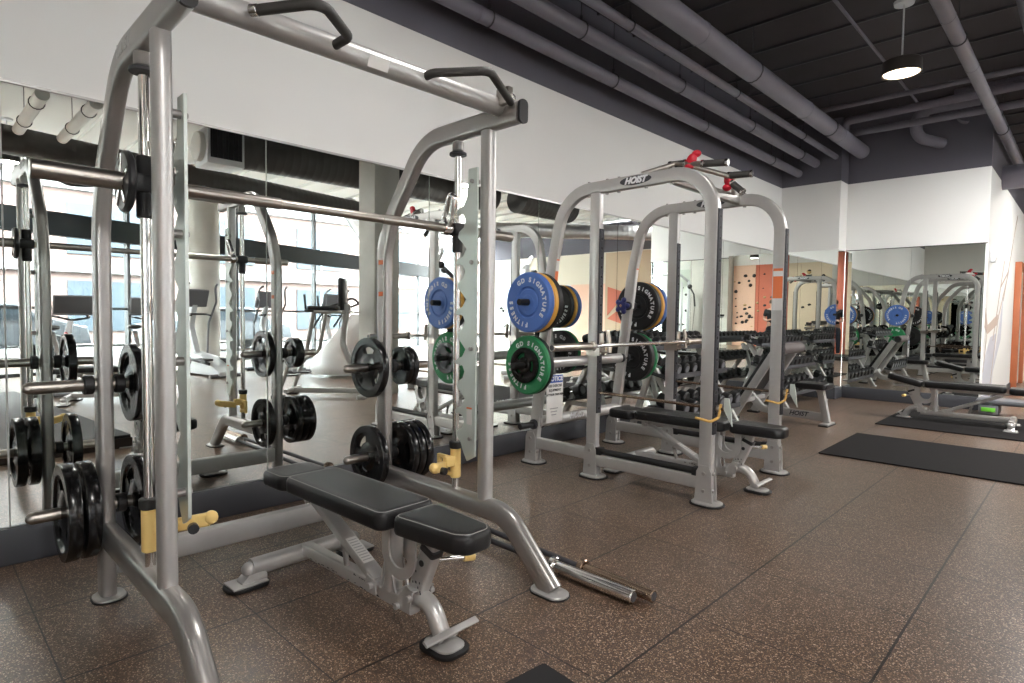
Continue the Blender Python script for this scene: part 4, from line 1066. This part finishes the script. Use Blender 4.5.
# aerobic step under the far end of the bench
def step(loc, rz, lab):
    r = empty('aerobic_step', loc, lab, 'step')
    def B(*a, **k): m = MB(); m.box(*a, **k); m.xf(M4(loc, rz)); return m
    B((0, 0, 0.17), (0.98, 0.38, 0.06), bev=0.02).build('top_deck', greymach, r)
    for s in (-1, 1):
        B((s*0.36, 0, 0.075), (0.2, 0.36, 0.13), bev=0.02).build('riser', greymach, r)
        B((s*0.36, -0.183, 0.075), (0.14, 0.012, 0.05), bev=0.004).build('lime_insert', lime, r)
        B((s*0.463, 0, 0.075), (0.012, 0.10, 0.05), bev=0.004).build('lime_insert', lime, r)
step((-0.55, 9.62, 0), 0.0, 'grey aerobic step with lime green inserts behind the bench')

# ------------------------------------------------------------------ dumbbells and their racks
DB = {}
def dumbbell(loc, lab, kind='hex', group=None, rz=0.0, size=1.0):
    k = (kind, round(size, 2))
    if k in DB:
        o = copy_tree(DB[k]); o['label'] = lab
    else:
        o = MB().cyl((-0.06, 0, 0), (0.06, 0, 0), 0.016, 12).build('dumbbell', chrome)
        tag(o, lab, 'dumbbell')
        for s in (-1, 1):
            h = MB(); n = 6 if kind == 'hex' else 20; rr = 0.062*size; L = 0.085*size
            h.lathe([(0, 0), (rr*0.85, 0), (rr, 0.012), (rr, L-0.012), (rr*0.85, L), (0, L)], (s*0.055, 0, 0), (s, 0, 0), n)
            ho = h.build('head', rubber, o)
            if kind != 'hex':
                MB().lathe([(0, 0), (rr*0.62, 0), (rr*0.62, 0.004), (0, 0.004)], (s*(0.055+L), 0, 0), (s, 0, 0), 16).build('end_disc', greymach, ho)
        DB[k] = o
    o.location = loc; o.rotation_euler = (0, 0.0, rz)
    if group: o['group'] = group
    return o
def db_rack(y0, y1, xw, lab, tiers, kind, grp, lablist):
    r = empty('dumbbell_rack', (xw+0.3, (y0+y1)/2, 0), lab, 'dumbbell rack')
    L = y1-y0
    for y in (y0+0.12, y1-0.12):
        m = MB(); m.sweep([(xw+0.66, y, 0.015), (xw+0.12, y, tiers[-1][1]+0.03)], rect(0.05, 0.06, 0.006), (0, 1, 0)); m.sweep([(xw+0.02, y, 0.015), (xw+0.30, y, tiers[-1][1]-0.08)], rect(0.05, 0.06, 0.006), (0, 1, 0))
        m.box((xw+0.36, y, 0.20), (0.42, 0.04, 0.05)); m.box((xw+0.66, y, 0.012), (0.09, 0.08, 0.024), bev=0.004)
        m.build('leg_frame', silver, r)
    for x, z in tiers:
        t = MB(); Mx = Matrix.Rotation(math.radians(14), 3, 'Y')
        t.box((x, (y0+y1)/2, z-0.012), (0.26, L, 0.012), M=Mx, bev=0.002)
        t.box((x+0.13, (y0+y1)/2, z-0.03), (0.014, L, 0.05), bev=0.003); t.box((x-0.13, (y0+y1)/2, z+0.035), (0.014, L, 0.05), bev=0.003)
        t.build('shelf', strip, r)
    n = 0
    for ti, (x, z) in enumerate(tiers):
        sz = (0.8, 0.95, 1.15)[2-ti] if len(tiers) == 3 else 1.0
        cnt = int((L-0.1)/(0.155*sz))
        for i in range(cnt):
            dumbbell((x, y0+0.10+i*(L-0.2)/(cnt-1), z+0.062*sz+0.004), lablist[ti], kind, grp[ti], rz=0, size=sz).rotation_euler = (0, math.radians(14), 0)
    return r
db_rack(7.75, 9.42, -3.42, 'dumbbell rack of hexagonal dumbbells at the far mirrored corner', ((-2.92, 0.22), (-3.06, 0.55), (-3.20, 0.86)), 'hex',
        ('hex dumbbells on the bottom shelf', 'hex dumbbells on the middle shelf', 'hex dumbbells on the top shelf'),
        ('black hexagonal dumbbell on the bottom shelf of the corner rack', 'black hexagonal dumbbell on the middle shelf of the corner rack', 'black hexagonal dumbbell on the top shelf of the corner rack'))
db_rack(5.15, 6.50, -3.42, 'dumbbell rack of round dumbbells just behind the power rack', ((-2.92, 0.25), (-3.08, 0.62), (-3.20, 0.90)), 'round',
        ('round dumbbells on the bottom shelf', 'round dumbbells on the middle shelf', 'round dumbbells on the top shelf'),
        ('round black dumbbell with chrome end on the bottom shelf behind the power rack', 'round black dumbbell with chrome end on the middle shelf behind the power rack', 'round black dumbbell with chrome end on the top shelf behind the power rack'))

# ------------------------------------------------------------------ preacher curl bench
def preacher():
    r = empty('preacher_bench', (-2.5, 7.15, 0), 'silver preacher curl bench with twin slanted rails between the racks', 'bench')
    Y = 7.15
    for s in (-1, 1):
        m = MB(); m.sweep([(-3.02, Y+s*0.30, 0.02), (-2.56, Y+s*0.30, 0.80)], rect(0.04, 0.085, 0.006), (0, 1, 0)); a = m.build('slanted_rail', silver, r)
        MB().box((-3.02, Y+s*0.30, 0.012), (0.14, 0.09, 0.024), bev=0.006).build('rubber_foot', rubber, a)
    m = MB(); d = Vector((0.46, 0, 0.78)).normalized()
    Mx = frame_m((-2.835, Y, 0.52), (0, 1, 0), d)
    p = MB(); p.layers(rrect2(-0.27, 0.27, -0.30, 0.30, 0.03), [(0.0, 0.01), (0.01, 0), (0.05, 0), (0.06, 0.01)]); p.xf(Mx); p.build('arm_pad', vinyl, r)
    p = MB(); p.cyl((-2.50, Y-0.32, 0.835), (-2.50, Y+0.32, 0.835), 0.062, 24); p.build('roll_pad', mat('brown_grey_vinyl', (0.10, 0.085, 0.085), 0.45), r)
    for s in (-1, 1): MB().cyl((-2.50, Y+s*0.322, 0.835), (-2.50, Y+s*0.332, 0.835), 0.05, 20).build('roll_cap', rubber, r)
    m = MB(); m.sweep(fillet([(-2.98, Y, 0.30), (-2.80, Y, 0.11), (-2.13, Y, 0.085)], 0.1, 5), rect(0.09, 0.05, 0.008), (0, 0, 1)); m.obox((-2.9, Y-0.3, 0.22), (-2.9, Y+0.3, 0.22), 0.05, 0.05, (0, 0, 1)); b = m.build('base_tube', silver, r)
    t = MB(); add_text(t, 'HOIST', 0.07, frame_m((-2.38, Y-0.0265, 0.10), (1, 0, 0), (0, 0, 1)), 0.001, 0.3, 0.002); t.build('badge_lettering', strip, b)
    m = MB(); m.sweep([(-2.08, Y, 0.015), (-2.16, Y, 0.40)], rect(0.06, 0.075, 0.008), (0, 1, 0)); m.box((-2.08, Y, 0.02), (0.09, 0.26, 0.02), bev=0.006); m.build('seat_leg', silver, r)
    MB().box((-2.08, Y, 0.006), (0.10, 0.30, 0.012), bev=0.003).build('rubber_pad', rubber, r)
    MB().layers(rrect2(-2.40, -2.06, Y-0.16, Y+0.16, 0.05), [(0.40, 0.01), (0.41, 0), (0.45, 0), (0.462, 0.012)]).build('seat_pad', vinyl, r)
preacher()

# ================================================================== MACHINES ON THE WINDOW SIDE (seen in the mirrors)
def place(mb, loc, rz): return mb.xf(M4(loc, rz))
def exercise_bike(loc, rz, lab):
    r = empty('exercise_bike', loc, lab, 'exercise bike'); P = lambda m, n, mt, p=r: place(m, loc, rz).build(n, mt, p)
    m = MB(); m.sweep([(-0.5, 0, 0.06), (0.55, 0, 0.06)], rect(0.06, 0.05, 0.01), (0, 0, 1)); m.sweep([(0.45, 0, 0.08), (0.25, 0, 0.75), (0.42, 0, 1.0)], rect(0.07, 0.05, 0.01), (0, 1, 0))
    m.sweep([(0.10, 0, 0.35), (-0.3, 0, 0.85)], rect(0.06, 0.05, 0.01), (0, 1, 0)); m.sweep([(0.3, 0, 0.62), (-0.15, 0, 0.4), (-0.45, 0, 0.08)], rect(0.06, 0.05, 0.01), (0, 1, 0)); P(m, 'frame', graymach)
    for x in (-0.5, 0.55): m = MB(); m.cyl((x, -0.28, 0.04), (x, 0.28, 0.04), 0.035, 14); P(m, 'foot_bar', greymach)
    m = MB(); m.lathe([(0.03, -0.02), (0.22, -0.03), (0.235, -0.02), (0.235, 0.02), (0.22, 0.03), (0.03, 0.02)], (0.40, 0, 0.32), (0, 1, 0), 32); P(m, 'flywheel', silver2)
    m = MB(); m.sphere((-0.33, 0, 0.93), 0.12, (1.2, 0.8, 0.3), 16); P(m, 'saddle', plastic)
    m = MB(); m.tube(fillet([(0.38, -0.22, 1.08), (0.60, -0.2, 1.06), (0.48, 0, 1.02), (0.60, 0.2, 1.06), (0.38, 0.22, 1.08)], 0.06, 4), 0.016, 10); P(m, 'handlebar', plastic)
    m = MB(); m.box((0.56, 0, 1.24), (0.03, 0.52, 0.30), M=Matrix.Rotation(0.2, 3, 'Y'), bev=0.01); P(m, 'screen', greymach)
    m = MB(); m.box((0.541, 0, 1.245), (0.004, 0.47, 0.25), M=Matrix.Rotation(0.2, 3, 'Y')); P(m, 'display', plastic)
    m = MB(); m.sphere((0.22, 0, 0.83), 0.025, n=10); P(m, 'red_knob', red)
    m = MB(); m.cyl((0.0, -0.1, 0.32), (0.0, 0.1, 0.32), 0.11, 20); P(m, 'crank_cover', plastic)
    for s in (-1, 1): m = MB(); m.box((s*0.16, s*0.15, 0.32-s*0.08), (0.1, 0.09, 0.025), bev=0.005); P(m, 'pedal', plastic)
exercise_bike((3.25, 1.55, 0), 0.45, 'white exercise bike with wide screen, leftmost in the mirror')
exercise_bike((3.55, 2.6, 0), 0.45, 'white exercise bike with wide screen, nearer the round column')
def elliptical(loc, rz, lab):
    r = empty('elliptical_trainer', loc, lab, 'elliptical'); P = lambda m, n, mt, p=r: place(m, loc, rz).build(n, mt, p)
    m = MB(); m.prism([(-0.95, 0.03), (0.35, 0.03), (0.40, 0.20), (0.1, 0.42), (-0.4, 0.36), (-0.95, 0.10)], 'xz', -0.16, 0.16, bev=0.03); P(m, 'drive_housing', graymach)
    m = MB(); m.sweep(fillet([(0.0, 0, 0.35), (0.22, 0, 0.9), (0.10, 0, 1.30)], 0.2, 5), rect(0.10, 0.08, 0.02), (0, 1, 0)); P(m, 'mast', graymach)
    m = MB(); m.box((0.06, 0, 1.42), (0.07, 0.46, 0.34), M=Matrix.Rotation(-0.35, 3, 'Y'), bev=0.02); P(m, 'console', greymach)
    m = MB(); m.tube(fillet([(-0.12, -0.18, 1.10), (0.05, -0.2, 1.12), (0.05, 0.2, 1.12), (-0.12, 0.18, 1.10)], 0.05, 4), 0.018, 10); P(m, 'fixed_handle', plastic)
    for s in (-1, 1):
        m = MB(); m.tube(fillet([(0.10, s*0.24, 0.30), (0.10, s*0.27, 0.95), (-0.14, s*0.29, 1.35), (-0.10, s*0.29, 1.62), (-0.22, s*0.26, 1.68)], 0.1, 5), 0.019, 10); P(m, 'moving_arm', greymach)
        m = MB(); m.obox((0.18, s*0.22, 0.34), (-0.72, s*0.20, 0.24), 0.05, 0.04); P(m, 'pedal_arm', plastic)
        m = MB(); m.box((-0.55, s*0.20, 0.31), (0.36, 0.15, 0.04), bev=0.012); P(m, 'foot_plate', plastic)
    for x in (-0.9, 0.32): m = MB(); m.cyl((x, -0.3, 0.035), (x, 0.3, 0.035), 0.035, 14); P(m, 'foot_bar', greymach)
elliptical((4.85, 3.85, 0), -0.2, 'white elliptical trainer in front of the round column')
elliptical((4.75, 5.15, 0), -0.2, 'white elliptical trainer right of the round column')
elliptical((5.0, 6.7, 0), -0.2, 'white elliptical trainer behind the knee raise tower')
def stepper(loc, rz, lab):
    r = empty('stair_climber', loc, lab, 'stair climber'); P = lambda m, n, mt, p=r: place(m, loc, rz).build(n, mt, p)
    for s in (-1, 1): m = MB(); m.prism([(-0.7, 0.05), (0.5, 0.05), (0.5, 0.5), (0.3, 1.15), (0.12, 1.15), (-0.7, 0.28)], 'xz', s*0.34-0.04, s*0.34+0.04, bev=0.015); P(m, 'side_panel', silver)
    for i in range(5): m = MB(); m.box((-0.55+i*0.2, 0, 0.22+i*0.18), (0.24, 0.58, 0.05), bev=0.01); m.box((-0.45+i*0.2, 0, 0.13+i*0.18), (0.02, 0.58, 0.18)); P(m, 'stair', plastic)
    m = MB(); m.box((0.32, 0, 1.5), (0.08, 0.5, 0.35), M=Matrix.Rotation(0.3, 3, 'Y'), bev=0.02); P(m, 'console', greymach)
    m = MB(); m.obox((0.35, 0, 1.1), (0.33, 0, 1.4), 0.08, 0.1); P(m, 'mast', greymach)
    for s in (-1, 1): m = MB(); m.tube(fillet([(-0.65, s*0.36, 0.9), (-0.4, s*0.36, 1.25), (0.15, s*0.36, 1.45), (0.3, s*0.3, 1.3)], 0.1, 4), 0.02, 10); P(m, 'hand_rail', plastic)
stepper((2.75, 5.9, 0), 2.6, 'grey and black stair climber behind the knee raise tower')
def knee_tower(loc, rz, lab):
    r = empty('knee_raise_tower', loc, lab, 'knee raise tower'); P = lambda m, n, mt, p=r: place(m, loc, rz).build(n, mt, p)
    for s in (-1, 1):
        m = MB(); m.sweep(fillet([(-0.50, s*0.27, 0.05), (-0.35, s*0.27, 0.5), (-0.12, s*0.27, 0.62), (-0.02, s*0.27, 1.18)], 0.15, 6), oval(0.06, 0.06, 16, 2), (0, 1, 0)); P(m, 'front_post', silver)
        m = MB(); m.box((0.12, s*0.27, 1.24), (0.42, 0.12, 0.06), bev=0.018); P(m, 'arm_pad', vinyl)
        m = MB(); m.tube([(0.16, s*0.27, 1.18), (0.16-0.28, s*0.27, 1.20), (-0.14, s*0.27, 1.42)], 0.016, 10); P(m, 'hand_grip', grip)
        m = MB(); m.box((-0.50, s*0.27, 0.025), (0.16, 0.12, 0.05), bev=0.01); P(m, 'foot', rubber)
        m = MB(); m.box((-0.32, s*0.22, 0.32), (0.18, 0.14, 0.02), bev=0.005); P(m, 'step_plate', plastic)
    m = MB(); m.sweep(fillet([(0.62, 0, 0.05), (0.38, 0, 0.55), (0.30, 0, 0.75), (0.36, 0, 1.30)], 0.2, 6), rect(0.10, 0.07, 0.012), (0, 1, 0)); m.sweep([(-0.46, 0, 0.09), (0.6, 0, 0.09)], rect(0.07, 0.06, 0.01), (0, 0, 1)); m.box((0.62, 0, 0.025), (0.12, 0.5, 0.05), bev=0.01); P(m, 'rear_post', silver)
    m = MB(); m.box((0.30, 0, 1.42), (0.07, 0.26, 0.48), bev=0.025); P(m, 'back_pad', vinyl)
    m = MB(); m.tube([(0.0, -0.30, 1.19), (0.34, -0.27, 1.19), (0.34, 0.27, 1.19), (0.0, 0.30, 1.19)], 0.025, 12); m.cyl((-0.40, -0.27, 0.1), (-0.40, 0.27, 0.1), 0.03, 12); P(m, 'cross_frame', silver)
knee_tower((0.64, 4.10, 0), 2.37, 'silver knee raise tower with black arm and back pads')
def cable_machine(loc, rz, lab):
    r = empty('cable_machine', loc, lab, 'cable machine'); P = lambda m, n, mt, p=r: place(m, loc, rz).build(n, mt, p)
    for s in (-1, 1):
        m = MB(); m.box((0, s*0.55, 1.05), (0.08, 0.06, 2.1), bev=0.01); m.box((0, s*0.38, 1.05), (0.05, 0.05, 2.05), bev=0.008); m.box((0.05, s*0.46, 0.04), (0.9, 0.10, 0.07), bev=0.01); P(m, 'tower_frame', graymach)
        for i in range(14): 
            m = MB(); m.box((0.02, s*0.465, 0.16+i*0.045), (0.12, 0.09, 0.038), bev=0.003); P(m, 'weight_block', iron)
        m = MB(); m.tube([(0.12, s*0.55, 1.95), (0.34, s*0.60, 1.75), (0.38, s*0.62, 1.45)], 0.02, 10); m.sphere((0.12, s*0.55, 1.95), 0.06, n=12); P(m, 'pulley_arm', plastic)
        m = MB(); m.tube([(0.38, s*0.62, 1.45), (0.30, s*0.55, 0.25)], 0.004, 6); P(m, 'cable', plastic)
    m = MB(); m.tube(fillet([(0, -0.55, 2.08), (0.1, -0.3, 2.25), (0.1, 0.3, 2.25), (0, 0.55, 2.08)], 0.1, 5), 0.03, 12); P(m, 'top_arch', graymach)
    m = MB(); m.box((0.25, 0, 1.0), (0.1, 0.3, 0.6), bev=0.03); P(m, 'back_pad', vinyl)
    m = MB(); m.box((0.45, 0, 0.45), (0.4, 0.34, 0.07), bev=0.02); m2 = MB(); m2.obox((0.4, 0, 0.03), (0.4, 0, 0.42), 0.06, 0.06); P(m, 'seat_pad', vinyl); P(m2, 'seat_post', graymach)
cable_machine((0.75, 6.2, 0), 2.3, 'white two tower cable machine beside the square column')
cable_machine((0.7, 8.3, 0), 2.3, 'white two tower cable machine farther down the window side')
db_rack(-4.9, -3.2, 0.6-0.7, 'dumbbell rack standing in front of the climbing panels', ((0.4, 0.22), (0.26, 0.60), (0.12, 0.98)), 'hex',
        ('hex dumbbells by the climbing wall, bottom', 'hex dumbbells by the climbing wall, middle', 'hex dumbbells by the climbing wall, top'),
        ('black dumbbell on the bottom shelf before the climbing panels', 'black dumbbell on the middle shelf before the climbing panels', 'black dumbbell on the top shelf before the climbing panels'))

# ================================================================== THE PHOTOGRAPHER (seen only in the mirrored corner)
def person():
    L0 = Vector((0.36, -0.45, 0)); rz = math.radians(-90+ 112)    # faces the mirrored corner
    r = empty('person', L0, 'standing person in black shirt and dark trousers holding both hands at the waist', 'person')
    fwd = Vector((-0.37, 0.93, 0)).normalized(); rt = Vector((fwd.y, -fwd.x, 0))
    def W(x, y, z): return L0 + rt*x + fwd*y + Vector((0, 0, z))
    def skin_mesh(name, verts, edges, mt, parent, sub=2, root=0):
        me = bpy.data.meshes.new(name); me.from_pydata([W(*v[0]) - wloc(parent) for v in verts], edges, [])
        o = bpy.data.objects.new(name, me); COL.objects.link(o)
        md = o.modifiers.new('skin', 'SKIN'); md.use_smooth_shade = True
        for i, v in enumerate(verts):
            me.skin_vertices[0].data[i].radius = (v[1], v[2] if len(v) > 2 else v[1]); me.skin_vertices[0].data[i].use_root = (i == root)
        o.modifiers.new('sub', 'SUBSURF').levels = sub; o.modifiers['sub'].render_levels = sub
        bpy.context.view_layer.update()
        nm = bpy.data.meshes.new_from_object(o.evaluated_get(bpy.context.evaluated_depsgraph_get()))
        o.modifiers.clear(); o.data = nm; nm.materials.clear(); nm.materials.append(mt); o.parent = parent
        for p in nm.polygons: p.use_smooth = True
        return o
    v = [((0, 0, 0.95), .13, .10), ((0, 0, 1.12), .125, .095), ((0, 0.01, 1.30), .15, .105), ((0, 0, 1.44), .10, .075), ((0, 0, 1.50), .055, .055), ((0, 0.015, 1.58), .066, .078), ((0, 0.02, 1.66), .074, .09), ((0, 0.01, 1.73), .05, .06)]
    e = [(0, 1), (1, 2), (2, 3), (3, 4), (4, 5), (5, 6), (6, 7)]
    for s in (-1, 1):
        b = len(v)
        v += [((s*.17, 0, 1.42), .058), ((s*.23, -.03, 1.15), .045), ((s*.14, .20, 1.10), .036), ((s*.075, .30, 1.13), .026), ((s*.05, .35, 1.14), .034, .02)]
        e += [(3, b), (b, b+1), (b+1, b+2), (b+2, b+3), (b+3, b+4)]
        for k in range(4):
            c = len(v); x = s*.05 + (k-1.5)*0.018
            v += [((x, .39, 1.145), .010), ((x - s*.01, .425, 1.135-0.003*k), .008), ((x-s*.02, .435, 1.115), .007)]; e += [(b+4, c), (c, c+1), (c+1, c+2)]
        c = len(v); v += [((s*.02, .355, 1.155), .011), ((s*.0+s*.008, .39, 1.165), .008)]; e += [(b+4, c), (c, c+1)]
        b = len(v)
        v += [((s*.095, 0, 0.86), .09), ((s*.11, .01, 0.50), .06), ((s*.12, -.01, 0.10), .04), ((s*.125, .10, 0.035), .038, .03)]
        e += [(0, b), (b, b+1), (b+1, b+2), (b+2, b+3)]
    body = skin_mesh('body', v, e, skin, r)
    sv = [((0, 0, 0.93), .165, .125), ((0, 0, 1.12), .15, .118), ((0, 0.01, 1.30), .172, .125), ((0, 0, 1.43), .12, .09)]
    se = [(0, 1), (1, 2), (2, 3)]
    for s in (-1, 1):
        b = len(sv); sv += [((s*.175, 0, 1.425), .073), ((s*.215, -.02, 1.22), .062)]; se += [(3, b), (b, b+1)]
    skin_mesh('shirt', sv, se, shirt, r)
    pv = [((0, 0, 0.96), .15, .118), ((0, 0, 0.90), .15, .118)]; pe = [(0, 1)]
    for s in (-1, 1):
        b = len(pv); pv += [((s*.095, 0, 0.82), .10), ((s*.11, .01, 0.48), .075), ((s*.12, -.005, 0.09), .062)]; pe += [(1, b), (b, b+1), (b+1, b+2)]
    skin_mesh('trousers', pv, pe, pants, r)
    h = MB(); h.sphere(W(0, -0.005, 1.695), 0.105, (0.85, 0.98, 0.9), 18); h.b.verts.ensure_lookup_table()
    h.build('hair', hairm, r)
    f = MB(); f.sphere(W(0, 0.118, 1.635), 0.016, (0.8, 0.9, 1.4), 8)
    for s in (-1, 1): f.sphere(W(s*0.082, 0.01, 1.64), 0.022, (0.4, 0.7, 1.2), 8)
    f.build('nose_and_ears', skin, body)
    g = MB()
    for s in (-1, 1): g.sphere(W(s*0.03, 0.098, 1.66), 0.011, n=8)
    g.box(W(0, 0.10, 1.595), (0.045, 0.01, 0.008)); g.build('eyes_and_mouth', inkblack, body)
    for s in (-1, 1):
        q = MB(); q.sphere(W(s*.125, .07, 0.045), 0.06, (0.85, 2.0 if False else 1.7, 0.75), 14); q.build('shoe', plastic, r)
person()
